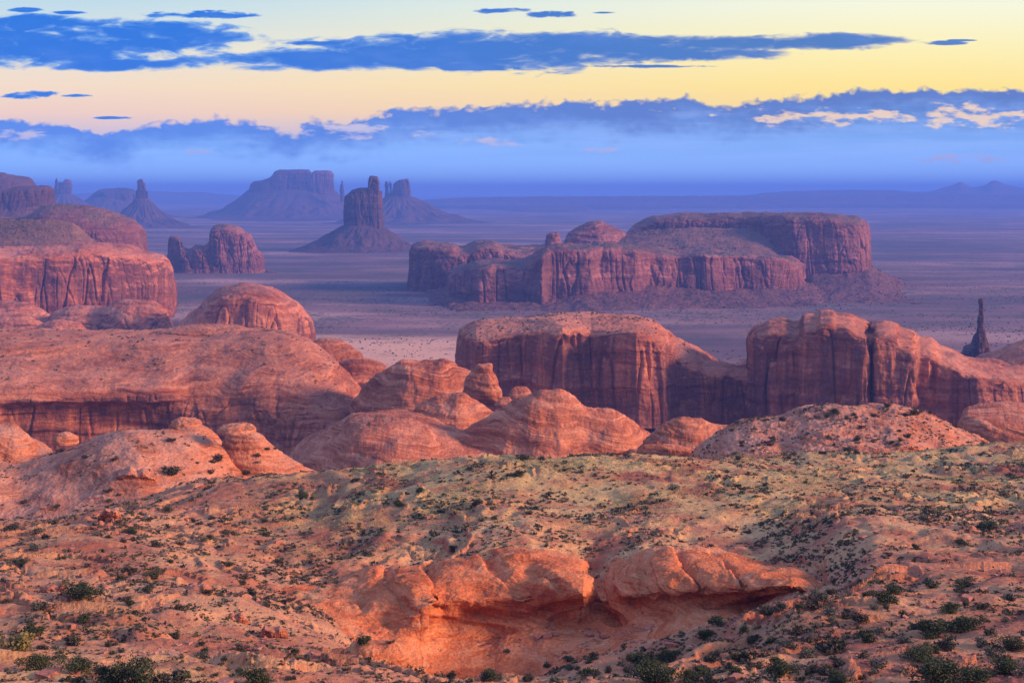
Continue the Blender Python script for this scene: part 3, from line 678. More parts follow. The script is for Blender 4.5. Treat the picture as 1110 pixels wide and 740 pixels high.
# ---- central mesa
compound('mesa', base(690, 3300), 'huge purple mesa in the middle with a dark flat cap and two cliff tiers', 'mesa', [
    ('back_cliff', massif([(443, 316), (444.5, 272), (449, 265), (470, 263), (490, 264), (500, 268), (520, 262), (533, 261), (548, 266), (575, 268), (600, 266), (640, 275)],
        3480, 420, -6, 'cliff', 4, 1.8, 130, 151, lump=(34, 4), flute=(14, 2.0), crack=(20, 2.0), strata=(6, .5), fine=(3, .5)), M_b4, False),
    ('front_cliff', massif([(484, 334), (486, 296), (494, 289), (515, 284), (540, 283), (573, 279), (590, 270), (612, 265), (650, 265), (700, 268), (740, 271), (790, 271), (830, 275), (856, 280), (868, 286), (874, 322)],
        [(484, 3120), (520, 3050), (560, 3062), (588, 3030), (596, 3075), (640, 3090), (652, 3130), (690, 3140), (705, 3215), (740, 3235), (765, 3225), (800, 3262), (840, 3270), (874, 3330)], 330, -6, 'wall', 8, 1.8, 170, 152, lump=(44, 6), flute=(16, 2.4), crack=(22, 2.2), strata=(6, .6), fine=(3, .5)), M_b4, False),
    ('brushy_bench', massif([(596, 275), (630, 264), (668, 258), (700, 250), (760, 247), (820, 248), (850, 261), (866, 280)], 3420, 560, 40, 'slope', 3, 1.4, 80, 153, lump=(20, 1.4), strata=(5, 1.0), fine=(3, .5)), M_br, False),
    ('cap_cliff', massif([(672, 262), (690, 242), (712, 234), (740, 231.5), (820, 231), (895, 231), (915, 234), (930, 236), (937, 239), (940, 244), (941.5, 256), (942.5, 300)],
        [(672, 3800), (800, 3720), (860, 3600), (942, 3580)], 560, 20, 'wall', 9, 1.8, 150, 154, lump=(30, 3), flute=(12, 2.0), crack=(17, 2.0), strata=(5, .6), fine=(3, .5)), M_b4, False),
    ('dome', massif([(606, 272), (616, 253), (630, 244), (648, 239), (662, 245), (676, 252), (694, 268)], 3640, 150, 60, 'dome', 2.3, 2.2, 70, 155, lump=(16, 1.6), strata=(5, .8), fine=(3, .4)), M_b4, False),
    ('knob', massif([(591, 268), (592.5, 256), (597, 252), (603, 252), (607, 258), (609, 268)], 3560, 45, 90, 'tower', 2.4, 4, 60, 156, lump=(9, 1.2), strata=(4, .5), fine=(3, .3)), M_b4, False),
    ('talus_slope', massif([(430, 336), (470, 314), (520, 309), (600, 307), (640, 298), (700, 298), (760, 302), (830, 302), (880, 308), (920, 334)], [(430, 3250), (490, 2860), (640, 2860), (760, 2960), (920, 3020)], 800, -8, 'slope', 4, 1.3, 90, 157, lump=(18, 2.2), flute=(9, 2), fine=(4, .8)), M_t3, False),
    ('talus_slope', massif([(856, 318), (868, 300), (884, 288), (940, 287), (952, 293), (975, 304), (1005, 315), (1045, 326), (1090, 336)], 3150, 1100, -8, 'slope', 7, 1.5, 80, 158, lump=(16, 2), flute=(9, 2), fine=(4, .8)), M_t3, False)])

# ---- right side cliffs
single('cliff', massif([(494, 420), (495.5, 366), (500, 356), (512, 350), (535, 347), (575, 343), (612, 339), (650, 340), (690, 343), (708, 348), (720, 356), (734, 367), (756, 378), (775, 390), (795, 395), (815, 388), (835, 400)],
       [(494, 1360), (516, 1318), (560, 1322), (610, 1300), (640, 1316), (690, 1280), (722, 1292), (730, 1330), (770, 1345), (790, 1390), (835, 1420)], 230, 30, 'wall', 7, 1.8, 210, 161, lump=(40, 3), flute=(22, 3.0), crack=(40, 3.2), strata=(10, 1.0), fine=(5, .6)), M_cl,
       'dark red rounded cliff in the centre with a steep left end and flat sandy top', 'cliff', key='cliff_mid')
single('cliff', massif([(808, 440), (811, 372), (813, 361), (818, 354), (826, 351), (836, 347), (848, 346), (860, 350), (866, 349), (872, 342), (884, 341), (890, 337.5), (902, 336.5), (908, 339), (920, 341), (930, 346), (938, 349), (942, 355), (944, 355), (947, 349), (958, 348), (970, 350), (976, 355), (988, 358), (994, 365), (1008, 368), (1020, 376), (1034, 380), (1046, 386), (1062, 390), (1085, 392), (1120, 396), (1150, 430)],
       [(806, 1330), (822, 1282), (862, 1276), (870, 1262), (905, 1258), (939, 1240), (944, 1258), (950, 1240), (990, 1236), (997, 1256), (1030, 1250), (1060, 1236), (1150, 1260)], 190, 30, 'wall', 7, 2.0, 220, 163, lump=(40, 3.5), flute=(22, 3.4), crack=(42, 4.4), strata=(11, 1.0), fine=(5, .6)), M_cl,
       'tall red cliff with deep vertical cracks right of centre and a rounded bumpy crest', 'cliff')
single('cliff', massif([(700, 430), (735, 396), (760, 391), (785, 392), (800, 396), (820, 394), (850, 400), (880, 430)], 1345, 130, -40, 'wall', 4, 1.6, 120, 166, lump=(30, 3), flute=(14, 3), crack=(24, 3), strata=(9, .9), fine=(4, .6)), M_cl,
       'low dark shadowed cliff joining the two big red cliffs right of centre', 'cliff')
single('cliff', massif([(1030, 440), (1046, 400), (1062, 389), (1080, 383), (1100, 372), (1130, 364), (1200, 360), (1300, 380), (1360, 440)],
       1340, 220, 30, 'face', 5, 1.6, 160, 165, lump=(40, 4), flute=(18, 3), crack=(26, 3), strata=(10, 1.0), fine=(5, .6)), M_cl,
       'red cliff at the right edge below the tall thin rock pillar', 'cliff')
compound('rock_pillar', base(1060, 2000), 'tall thin dark rock pillar rising behind the right edge cliff', 'rock pillar', [
    ('shaft', massif([(1058.8, 392), (1059.3, 350), (1060.1, 346), (1060.6, 327), (1061.5, 323.4), (1064.6, 323), (1065.4, 326), (1065.9, 350), (1067.0, 356), (1067.6, 392)], 1980, 11, 10, [(0, 0), (.3, .04), (.6, .09), (.9, .14), (.985, .2), (1, .4), (1, .6), (.9, .93), (0, 1)], 3, 12, 200, 171, lump=(12, 1.5), flute=(3, .5), crack=(5, .8), strata=(7, .8), fine=(2, .25)), M_pil, False),
    ('footing', massif([(1036, 400), (1040, 386), (1046, 376), (1053, 372), (1057, 362), (1063, 358), (1068, 364), (1073, 378), (1080, 400)], 1985, 50, 0, 'tower', 2.4, 4, 90, 172, lump=(12, 1.8), flute=(6, 1.4), crack=(8, 1.6), strata=(5, .5), fine=(3, .4)), M_pil, False)])

# ---- long red terrace on the left
alc = [(0, .05), (.16, .052), (.36, .055), (.50, .05), (.58, .015), (.66, .03), (.76, .10), (.85, .20), (.92, .27), (.965, .30), (1.0, .38), (1, .6), (.9, .95), (0, 1)]
alc2 = [(0, 0), (.16, .012), (.36, .03), (.50, .05), (.58, .065), (.66, .09), (.76, .14), (.85, .21), (.92, .275), (.965, .31), (1.0, .38), (1, .6), (.9, .95), (0, 1)]
single('terrace', massif([(-190, 368), (-60, 362), (0, 360), (80, 360), (160, 359), (230, 359), (285, 358), (312, 362), (332, 369), (350, 379), (370, 393), (388, 409), (404, 428), (420, 450), (432, 476)],
       [(-190, 960), (0, 980), (120, 1000), (210, 1000), (300, 985), (360, 960), (432, 930)], 270, 55, alc, 9, 1.8, 240, 181, prof2=alc2, blend=[(-40, .6), (10, .25), (50, 0), (170, 0), (205, .8), (230, 1)], lump=(60, 4.5), flute=(24, 1.6), crack=(50, 1.8), strata=(14, 2.6), fine=(6, .35), tilt=.06), M_cls,
       'long red terrace cliff across the left with dark stained and shaded undercut wall', 'terrace', key='terrace')
compound('rock_dome', base(368, 1150), 'lobed red shoulder rock stepping down from the right end of the long terrace', 'rock dome', [
    ('lobe', massif([(318, 400), (334, 372), (350, 366), (368, 368), (384, 377), (398, 392), (410, 410)], 1150, 90, 40, 'dome', 2.3, 2, 80, 183, lump=(24, 2.4), strata=(7, 1.2), crack=(26, 1.4), fine=(4, .4)), M_cls, False),
    ('lobe', massif([(350, 410), (372, 390), (392, 386), (410, 392), (428, 404), (440, 424)], 1100, 80, 40, 'dome', 2.3, 2, 70, 184, lump=(24, 2.4), strata=(7, 1.2), crack=(26, 1.4), fine=(4, .4)), M_cls, False)])
single('rock_slab', massif([(165, 360), (190, 354), (222, 351), (255, 352), (276, 357), (290, 362)], 1150, 60, 120, 'round', 2.5, 1.6, 50, 185, lump=(16, 1.2), strata=(4, .9), fine=(4, .4)), M_cls,
       'thin brushy slab lying on top of the long red terrace', 'rock slab')

# ---- sandstone domes in the middle
DK = dict(lump=(46, 6), strata=(9, 1.8), fine=(4, .6), crack=(60, 1.6), tilt=.10)
def dome(top, D, dp, lb, seed, zb=40, mat=None, prof='dome', plan=2.2, nm='rock_dome', key=None, nv=130, **kw):
    k = dict(DK); k.update(kw)
    return single(nm, massif(top, D, dp, zb, prof, plan, 2.0, nv, seed, **k), mat or M_dm, lb, 'rock dome', key=key)
SH = [(0, .05), (.22, .055), (.42, .06), (.56, .045), (.66, .02), (.78, .05), (.90, .14), (1, .40), (.9, .8), (0, 1)]
MD = dict(prof='mound')
dome([(378, 440), (400, 414), (420, 399), (438, 391), (455, 388), (476, 387), (490, 392), (506, 404), (522, 412), (538, 424), (552, 446)], 900, 170, 'smooth orange dome behind the others, just right of the long terrace', 201, **MD)
dome([(498, 432), (504, 412), (510, 401), (520, 395), (530, 395), (537, 403), (541, 416), (548, 430), (556, 442)], 880, 32, 'small leaning beehive rock left of the round boulder ball', 202, prof='tower', strata=(7, 2.4))
single('boulder', massif([(534, 444), (537, 436), (545, 430), (551, 430), (556, 436), (558, 446)], 860, 14, 90, 'dome', 2.0, 4, 50, 2031, lump=(14, 1.2), strata=(5, .6), fine=(3, .3)), M_dm, 'small rounded boulder squeezed between the leaning beehive rock and the ball', 'boulder')
single('boulder', massif([(551, 436), (553, 424), (560, 418), (568, 418), (575, 423), (577, 434), (579, 444)], 870, 18, 90, 'dome', 2.0, 4, 60, 203, lump=(14, 1.0), strata=(5, .5), fine=(3, .3)), M_dm, 'round ball-shaped boulder perched left of the pointed beehive dome', 'boulder')
dome([(410, 490), (436, 454), (452, 440), (470, 431), (482, 427), (498, 426), (510, 431), (526, 440), (544, 452), (566, 464), (590, 490)], 720, 150, 'layered orange dome left of the pointed beehive dome', 204, **MD)
dome([(286, 515), (308, 495), (336, 475), (364, 460), (392, 450), (425, 447), (452, 450), (480, 458), (520, 466), (580, 470), (640, 472), (700, 476), (760, 478), (810, 484), (850, 495), (880, 510)], 640, 210, 'broad low slickrock shelf with an undercut dark base under the middle domes', 205, prof=SH, plan=5, nm='rock_shelf', lump=(60, 6), strata=(12, 2.6))
dome([(462, 505), (490, 480), (514, 460), (538, 446), (560, 434), (576, 426), (588, 422.5), (606, 423), (620, 430), (630, 437), (642, 440), (664, 443), (684, 451), (700, 464), (716, 482), (730, 505)], 640, 170, 'largest smooth dome in the middle with a pointed beehive top', 206, plan=2.6, **MD)
dome([(676, 505), (696, 480), (712, 462), (735, 453), (758, 453), (778, 459), (800, 468), (822, 480), (850, 500)], 600, 110, 'low smooth red dome between the beehive dome and the scrubby dome', 207, **MD)
dome([(560, 515), (610, 498), (655, 490), (690, 484), (720, 483), (760, 488), (800, 496), (830, 512)], 540, 70, 'low red slickrock apron at the foot of the middle domes', 208, **MD)
single('boulder', massif([(688, 494), (691, 485), (700, 481), (712, 481), (721, 485), (726, 490), (729, 496)], 530, 12, 140, 'dome', 2.0, 4, 50, 209, lump=(14, 1.2), strata=(4, .7), fine=(3, .3)), M_dm, 'flat round boulder in front of the low dome behind the grassy crest', 'boulder')
# ---- right scrubby dome and ledge
single('rock_dome', massif([(742, 500), (760, 480), (785, 466), (820, 452), (850, 449), (880, 441), (920, 438), (965, 439), (1000, 446), (1030, 458), (1060, 472), (1090, 486), (1130, 500)],
       440, 110, 150, [(0, 0), (.25, .04), (.5, .14), (.72, .26), (.9, .42), (1, .6), (.95, .75), (.6, .93), (0, 1)], 2.5, 2.0, 190, 211, lump=(70, 7), strata=(8, 2.0), crack=(46, 3), fine=(6, 1.3), tilt=-.25),
       M_dn, 'wide pink scrub-dotted rock dome at the right behind the grassy saddle', 'rock dome', key='dome_right')
single('rock_ledge', massif([(1036, 480), (1042, 444), (1050, 438), (1080, 436), (1120, 437), (1200, 440), (1260, 480)], 640, 90, 100,
       [(0, .06), (.2, .06), (.45, .06), (.62, .05), (.70, .0), (.9, .02), (1, .14), (1, .8), (0, 1)], 3, 2.0, 120, 212, lump=(50, 3), strata=(8, 1.4), fine=(5, .7)), M_dm,
       'overhanging red ledge with a pale flat top at the right edge', 'rock ledge')
# ---- left foreground domes
single('rock_dome', massif([(-160, 520), (-60, 492), (20, 500), (50, 494), (85, 484), (120, 472), (150, 467), (180, 468), (215, 474), (250, 488), (275, 504), (300, 524)],
       [(-160, 350), (0, 345), (150, 350), (300, 380)], 120, 150, [(0, 0), (.2, .10), (.42, .22), (.62, .33), (.8, .44), (.93, .54), (1, .68), (.8, .9), (0, 1)], 3, 2.0, 210, 221, lump=(90, 6), strata=(9, 1.6), crack=(70, 2.2), fine=(6, .7), tilt=.35), M_dn,
       'broad bare slickrock hump in the left foreground dotted with dark bushes', 'rock dome', key='dome_left')
single('rock_dome', massif([(-70, 520), (-30, 470), (0, 458), (14, 459), (28, 466), (40, 477), (54, 486), (66, 520)], 440, 60, 150, 'over', 2.4, 2.2, 130, 222, lump=(36, 4), strata=(7, 1.4), crack=(50, 2), fine=(5, .6)), M_dn,
       'orange rock dome at the left edge with a shadowed hollow under it', 'rock dome')
def beehive(top, D, dp, lb, seed, cap):
    e = empty('beehive_rock', base((top[0][0] + top[-1][0]) / 2, D, 160), lb, 'beehive rock')
    link('cone', grid_mesh('cone', massif(top, D, dp, 140, 'dome', 2.2, 2.4, 140, seed, lump=(36, 2.4), strata=(6, 1.4), fine=(4, .5), tilt=.1)), M_dn, e)
    link('cap_rock', grid_mesh('cap_rock', lobe(*cap, seed=seed + 1, lump=(11, 2.0), strata=(3.5, 1.0), fine=(3, .5)), True), M_dn, e)
beehive([(150, 505), (166, 480), (182, 466), (194, 457), (206, 456), (220, 461), (232, 469), (244, 486), (256, 508)], 455, 46, 'low beehive rock with a small flat cap left of the taller capped one', 223, (202, 453, 456, 17, 8, 5, 460, 2.2))
beehive([(222, 520), (236, 488), (244, 474), (252, 468), (268, 467), (280, 470), (292, 480), (310, 493), (332, 508), (352, 519), (364, 530)], 425, 44, 'orange beehive rock with a wide mushroom cap and flaring right skirt', 225, (257, 459, 436, 21, 8, 6.5, 467.5, 2.6))
single('boulder', lobe(71, 468, 420, 14, 6, 4.4, 480, 1.8, 227, lump=(12, 1.2), strata=(4, .6), fine=(3, .4)), M_dn, 'small flat-topped knob of rock on the left hump', 'boulder', wrap=True)

# ---- carved alcove wall in the foreground
def alcove():
    # per column: profile points (D, py) from the foot up to the rim and back under the soil
    cols = {
     296: [(200,690),(204,684),(208,676),(212,668),(216,660),(222,652),(230,645),(240,640),(252,648)],
     335: [(196,712),(203,698),(209,684),(214,672),(219,662),(225,652),(233,642),(243,634),(256,640)],
     380: [(186,738),(197,718),(206,700),(213,684),(220,668),(226,652),(234,636),(244,624),(258,626)],
     420: [(188,752),(200,730),(208,708),(214,690),(219,668),(224,648),(231,630),(243,614),(260,614)],
     455: [(192,762),(204,737),(211,714),(215,692),(216,676),(217,660),(226,632),(244,614),(262,610)],
     474: [(196,762),(207,740),(215,718),(220,697),(221,678),(219,652),(230,628),(246,612),(264,604)],
     484: [(200,760),(210,737),(217,714),(222,694),(225,672),(225.5,652),(231,630),(246,610),(264,602)],
     520: [(203,757),(212,734),(219,712),(224,691),(227.5,670),(227,652),(232,627),(246,604),(264,596)],
     560: [(203,751),(213,728),(220,706),(225,686),(228,667),(227,650),(232,625),(246,599),(264,590)],
     600: [(202,739),(213,716),(220,697),(225,681),(227,665),(225,648),(229,623),(245,603),(264,594)],
     632: [(201,730),(214,707),(222,690),(226,675),(226,662),(221,645),(226,628),(244,614),(264,602)],
     650: [(202,722),(215,702),(224,685),(229,669),(230,656),(231,645),(235,635),(247,626),(264,612)],
     668: [(202,714),(214,697),(222,683),(227,669),(228,657),(227,645),(231,630),(245,614),(264,602)],
     700: [(202,706),(212,693),(219,681),(224,668),(225,657),(223.5,645),(228,624),(243,604),(264,592)],
     730: [(202,698),(210,687),(216,676),(221,664),(222,655),(220.5,642),(225.5,618),(241,598),(264,588)],
     770: [(202,690),(208,680),(213,671),(217,661),(218,652),(216.5,641),(221.5,622),(237,606),(260,594)],
     820: [(200,676),(209,666),(215,658),(217,651),(212,646),(210,638),(214,626),(228,616),(250,606)],
     860: [(196,664),(203,656),(207,650),(209,645),(206,641),(205,635),(209,628),(221,621),(242,612)],
     888: [(192,656),(198,650),(201,647),(203,644),(204,642),(206,640),(210,638),(220,636),(240,630)]}
    k = np.array(sorted(cols)); A = np.array([cols[q] for q in k], float)
    px = np.linspace(k[0], k[-1], 1150)
    ZK = HC - (A[:, :, 1] - VH) / F * A[:, :, 0]
    Dk = pchip(k, A[:, :, 0], px); Zk = pchip(k, ZK, px)
    seg = [50, 60, 60, 60, 50, 80, 70, 30]
    ks = np.concatenate([[0.0]] + [i + np.arange(1, c + 1) / c for i, c in enumerate(seg)])
    Y = pchip(np.arange(9), Dk.T, ks).T; Z = pchip(np.arange(9), Zk.T, ks).T
    X = (px[:, None] - 555) / F * Y
    P = np.stack([X, Y, Z], -1)
    # row of scooped hollows under the brow and folds sweeping up to the rim
    kk = ks[None, :]; N = normals(P)
    U_ = px[:, None]
    def scoop(u, k0, w, h, dep): return 1.55 * dep * np.exp(-((U_ - u) / w) ** 2 - ((kk - k0) / h) ** 2)
    sc = (scoop(492, 3.6, 16, .8, .9) + scoop(530, 3.7, 32, .6, 1.5) + scoop(600, 4.0, 24, .55, 1.2) + scoop(690, 4.3, 14, .5, 1.0) + scoop(722, 4.2, 10, .4, .9)
          + scoop(752, 4.3, 13, .45, .9) + scoop(790, 4.3, 14, .4, .6) + scoop(830, 4.2, 16, .5, .5) + scoop(575, 6.2, 12, .35, .7) + scoop(425, 3.8, 18, .5, .6) + scoop(520, 5.6, 22, .3, .5))
    P = P - N * sc[..., None]
    x, y, z = P[..., 0], P[..., 1], P[..., 2]
    up = sstep(4.4, 5.4, kk) * sstep(8.0, 7.2, kk)
    cr = 0 * U_ + 0 * kk
    for u0, sl, w, dp, ka, kb in ((474, -4, 5, 1.5, 3, 8), (562, -16, 6, 1.0, 4.6, 8), (606, -20, 5, .7, 4.4, 7), (650, -3, 7, 1.6, 2.2, 8), (704, -10, 5, .9, 4.4, 8), (757, -10, 6, 1.3, 3, 8), (806, -12, 5, .9, 3.6, 8), (432, -10, 5, .8, 4.4, 8), (396, 8, 5, .7, 4, 8)):
        uu = u0 + sl * (kk - 5) + 5 * np.sin(kk * 2.1 + u0)
        q = (U_ - uu) / w
        cr = cr + dp * np.where(q > 0, np.exp(-q * q * .22), np.exp(-q * q * 2.2)) * sstep(ka, ka + .6, kk) * sstep(kb, kb - .8, kk)
    P = P - N * cr[..., None]
    arc = 1.7 * np.sin((U_ - 476) / 178 * 2 * np.pi - 1.2) + 0.06 * (U_ - 560) * .15 + .5 * np.sin((U_ - 400) / 47.0)
    arc = arc + 0 * kk
    P = rough(P, 0.16, 301, lump=(50, 5), strata=(17, 4.2), fine=(9, .7), crack=(90, 2.0), tilt=arc)
    return rough(P, 0.16, 333, lump=(26, .8), strata=(5.5, .8), fine=(3, .22), tilt=arc)
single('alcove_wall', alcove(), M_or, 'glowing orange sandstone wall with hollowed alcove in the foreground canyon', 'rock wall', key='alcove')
single('rock_ledge', massif([(940, 632), (952, 614), (965, 611), (990, 613), (1010, 616), (1030, 612), (1060, 610), (1090, 609), (1140, 608), (1240, 606), (1300, 625)], 186, 22, 190,
       [(0, .08), (.4, .09), (.62, .09), (.70, .0), (.84, .01), (.95, .06), (1, .2), (.99, .7), (0, 1)], 4, 2.0, 100, 311, lump=(30, 3), strata=(8, 1.3), crack=(40, 3), fine=(5, .8)), M_or,
       'long low pale ledge along the wash at the right of the foreground', 'rock ledge')
single('rock_slab', massif([(368, 714), (377, 700), (396, 692), (420, 692), (438, 699), (448, 712)], 160, 8, 190,
       [(0, .10), (.4, .10), (.6, .09), (.70, .0), (.86, .02), (.97, .1), (1, .3), (.98, .7), (0, 1)], 2.4, 2.6, 70, 312, lump=(26, 2.4), strata=(6, 1.2), fine=(5, .8)), M_or,
       'flat overhanging rock slab above the canyon at the bottom of the photo', 'rock slab')

# ---- air: one even box of haze round everything but the sky
def haze():
    x, y0, y1, z0, z1 = 44000, -2500, 64000, -45, 500
    V = [(-x, y0, z0), (x, y0, z0), (x, y1, z0), (-x, y1, z0), (-x, y0, z1), (x, y0, z1), (x, y1, z1), (-x, y1, z1)]
    Fc = [(0, 3, 2, 1), (4, 5, 6, 7), (0, 1, 5, 4), (1, 2, 6, 5), (2, 3, 7, 6), (3, 0, 4, 7)]
    me = raw_mesh('haze', np.array(V, float), np.array(Fc), False)
    mt = bpy.data.materials.new('evening_air'); mt.use_nodes = True; mt.node_tree.nodes.clear()
    t = NT(mt.node_tree)
    out = t.node('ShaderNodeOutputMaterial'); pv = t.node('ShaderNodeVolumePrincipled')
    pv.inputs['Color'].default_value = (0.17, 0.37, 1.0, 1)
    pv.inputs['Density'].default_value = 6.6e-5
    pv.inputs['Anisotropy'].default_value = 0.0
    t.l.new(pv.outputs[0], out.inputs['Volume'])
    tag(link('haze', me, mt), kind='stuff')
haze()
#PLANTS
# ================================================================== PLANTS AND STONES
def leaf_mat(name, cols):
    mt, t, bs = new_mat(name)
    g = t.node('ShaderNodeNewGeometry'); oi = t.node('ShaderNodeObjectInfo')
    r = t.m('FRACT', t.m('ADD', t.m('MULTIPLY', g.outputs['Random Per Island'], 0.75), t.m('MULTIPLY', oi.outputs['Random'], 0.6)))
    n = len(cols)
    t.l.new(t.ramp(r, [(i / max(1, n - 1), c) for i, c in enumerate(cols)]), bs.inputs['Base Color'])
    return mt
M_jun = leaf_mat('juniper_leaf', [(0.035, 0.046, 0.022), (0.06, 0.075, 0.032), (0.09, 0.105, 0.045), (0.05, 0.062, 0.03)])
M_sage = leaf_mat('sage_leaf', [(0.085, 0.09, 0.06), (0.12, 0.125, 0.085), (0.15, 0.15, 0.10), (0.075, 0.075, 0.05)])
M_black = leaf_mat('blackbrush_leaf', [(0.055, 0.055, 0.034), (0.085, 0.085, 0.045), (0.06, 0.05, 0.036), (0.11, 0.10, 0.06)])
M_yel = leaf_mat('rabbitbrush_leaf', [(0.20, 0.17, 0.05), (0.28, 0.23, 0.07), (0.16, 0.15, 0.05)])
M_scrub = leaf_mat('scrub_leaf', [(0.035, 0.04, 0.022), (0.06, 0.062, 0.036), (0.10, 0.098, 0.06), (0.045, 0.038, 0.026), (0.15, 0.14, 0.08), (0.03, 0.042, 0.02)])
M_grass = leaf_mat('dry_grass_blade', [(0.44, 0.36, 0.14), (0.52, 0.42, 0.19), (0.34, 0.32, 0.12), (0.28, 0.29, 0.12)])
M_bark, _t, _b = new_mat('bark'); _b.inputs['Base Color'].default_value = (0.11, 0.075, 0.055, 1)
M_dead, _t, _b = new_mat('dead_twig'); _b.inputs['Base Color'].default_value = (0.20, 0.16, 0.14, 1)
M_stone = rock('loose_stone', 0.1, (0.30, 0.10, 0.07), (0.42, 0.16, 0.10), (0.55, 0.27, 0.18), vamt=0)

def rand_frame(r, n):
    a = r.normal(size=(n, 3)); a /= np.linalg.norm(a, axis=1, keepdims=True)
    b = np.cross(a, r.normal(size=(n, 3))); b /= np.linalg.norm(b, axis=1, keepdims=True)
    return a, b
def foliage_proto(name, seed, n=520, nl=7, leaf=0.13, flat=0.8, spread=0.62, mat=None, hollow=0.35):
    r = np.random.default_rng(seed)
    ctr = np.stack([r.normal(0, spread * .55, nl), r.normal(0, spread * .55, nl), r.uniform(.18, 1.0, nl) * flat], 1)
    ctr[0] = (0, 0, flat * .45); rad = r.uniform(.26, .52, nl); rad[0] = .6
    k = r.integers(0, nl, n)
    dr = r.normal(size=(n, 3)); dr /= np.linalg.norm(dr, axis=1, keepdims=True)
    rr = rad[k] * (hollow + (1 - hollow) * r.random(n) ** .6) * (1 + .25 * r.normal(size=n))
    c = ctr[k] + dr * rr[:, None] * np.array([1, 1, .8])
    c[:, 2] = np.abs(c[:, 2]) * .97 + .02
    a, b = rand_frame(r, n); sz = leaf * r.uniform(.6, 1.35, n)[:, None]
    V = np.stack([c - a*sz*.5, c + b*sz*.45, c + a*sz*.75, c - b*sz*.45], 1).reshape(-1, 3)
    return raw_mesh(name, V, np.arange(4 * n).reshape(-1, 4), False)
def twig_proto(name, seed, n=9, h=0.8, w=.05, fork=3):
    r = np.random.default_rng(seed); V = []; Fc = []
    def limb(p, q, ra, rb):
        d = q - p; u = np.cross(d, [.3, .2, .9]); u /= np.linalg.norm(u) + 1e-9; v = np.cross(d, u); v /= np.linalg.norm(v) + 1e-9
        b = len(V)
        for c, rr in ((p, ra), (q, rb)):
            for k in range(4):
                a = k * math.pi / 2; V.append(c + rr * (math.cos(a) * u + math.sin(a) * v))
        for k in range(4): Fc.append((b + k, b + (k+1) % 4, b + 4 + (k+1) % 4, b + 4 + k))
    for i in range(n):
        p = np.array([r.normal(0, .06), r.normal(0, .06), -.12]); d = np.array([r.normal(0, .55), r.normal(0, .55), 1.0]); d /= np.linalg.norm(d)
        q = p + d * h * r.uniform(.5, .8); limb(p, q, w, w * .6)
        for f in range(fork):
            e = d + r.normal(0, .5, 3); e /= np.linalg.norm(e)
            limb(q, q + e * h * r.uniform(.25, .6), w * .55, w * .15)
    return raw_mesh(name, np.array(V), np.array(Fc), True)
PJ = [foliage_proto('foliage', 500 + i, 900, 9, .15, .95, .62) for i in range(7)]
PB = [foliage_proto('foliage', 520 + i, 620, 7, .15, .72, .58) for i in range(6)]
PS = [foliage_proto('foliage', 540 + i, 560, 7, .12, .62, .6, hollow=.5) for i in range(5)]
PL = [foliage_proto('foliage', 600 + i, 2600, 13, .075, .9, .66, hollow=.45) for i in range(5)]
for me in PL: me.materials.append(M_jun)
PT = [twig_proto('branches', 560 + i) for i in range(4)]
PD = [twig_proto('branches', 570 + i, 16, .9, .035, 6) for i in range(3)]
for me in PJ: me.materials.append(M_jun)
for me in PB: me.materials.append(M_black)
for me in PS: me.materials.append(M_sage)
for me in PT: me.materials.append(M_bark)
for me in PD: me.materials.append(M_dead)
PY = [m_.copy() for m_ in PS[:2]]
for me in PY: me.materials.clear(); me.materials.append(M_yel)

S.view_layers[0].update()
DG = bpy.context.evaluated_depsgraph_get()
hz = bpy.data.objects['haze']; hz.hide_viewport = True
S.view_layers[0].update(); DG = bpy.context.evaluated_depsgraph_get()
def pick(px, py):
    o = Vector((0, 0, HC)); d = Vector(((px - 555) / F, 1.0, -(py - VH) / F)).normalized()
    ok, loc, nr, i, ob, mx = S.ray_cast(DG, o, d)
    return (loc, nr, ob.name) if ok else (None, None, None)

def outcrop(px, py, w, h, lb, seed):
    loc, nr, ob = pick(px, py)
    if loc is None: return
    D = loc.y - .5; q = np.random.default_rng(seed)
    xs = np.array([-.5, -.42, -.3, -.12, .05, .2, .34, .44, .5]); hs = np.array([-.15, .55, .85, 1, .8, .95, .7, .45, -.15]) + np.r_[0, q.normal(0, .12, 7), 0]
    top = [(px + w * a, py - h * b) for a, b in zip(xs, hs)]
    P = massif(top, D, w * D / F * .8, float(loc.z) - 1.6, [(0, .04), (.4, .06), (.62, .07), (.70, .0), (.86, .015), (.96, .08), (1, .25), (.98, .7), (0, 1)], 3, 2.6, 70, seed, lump=(18, 2), strata=(5, 1.3), crack=(18, 1.6), fine=(4, .6))
    single('rock_outcrop', P, M_dn, lb, 'rock outcrop')
for q_ in [(147, 520, 44, 13, 'pale broken slab outcrop on the right flank of the slickrock hump'), (119, 563, 26, 12, 'small red outcrop at the foot of the slickrock hump'),
           (297, 690, 32, 13, 'pale broken ledge on the left slope near the orange canyon rim'), (255, 672, 30, 8, 'low thin ledge in the middle of the left slope right half'),
           (905, 722, 44, 9, 'low pink slab among bushes on the near right slope'), (60, 640, 36, 8, 'low ledge left of the largest bush on the left slope'), (215, 640, 34, 7, 'thin pale ledge upper right on the left slope')]:
    outcrop(*q_, seed=700 + int(q_[0]))
KINDS = {'juniper': ('juniper_shrub', PJ, PT), 'dark': ('desert_shrub', PB, PT), 'sage': ('sagebrush', PS, PT), 'yellow': ('rabbitbrush', PY, PT), 'dead': ('dead_shrub', None, PD)}
made = []
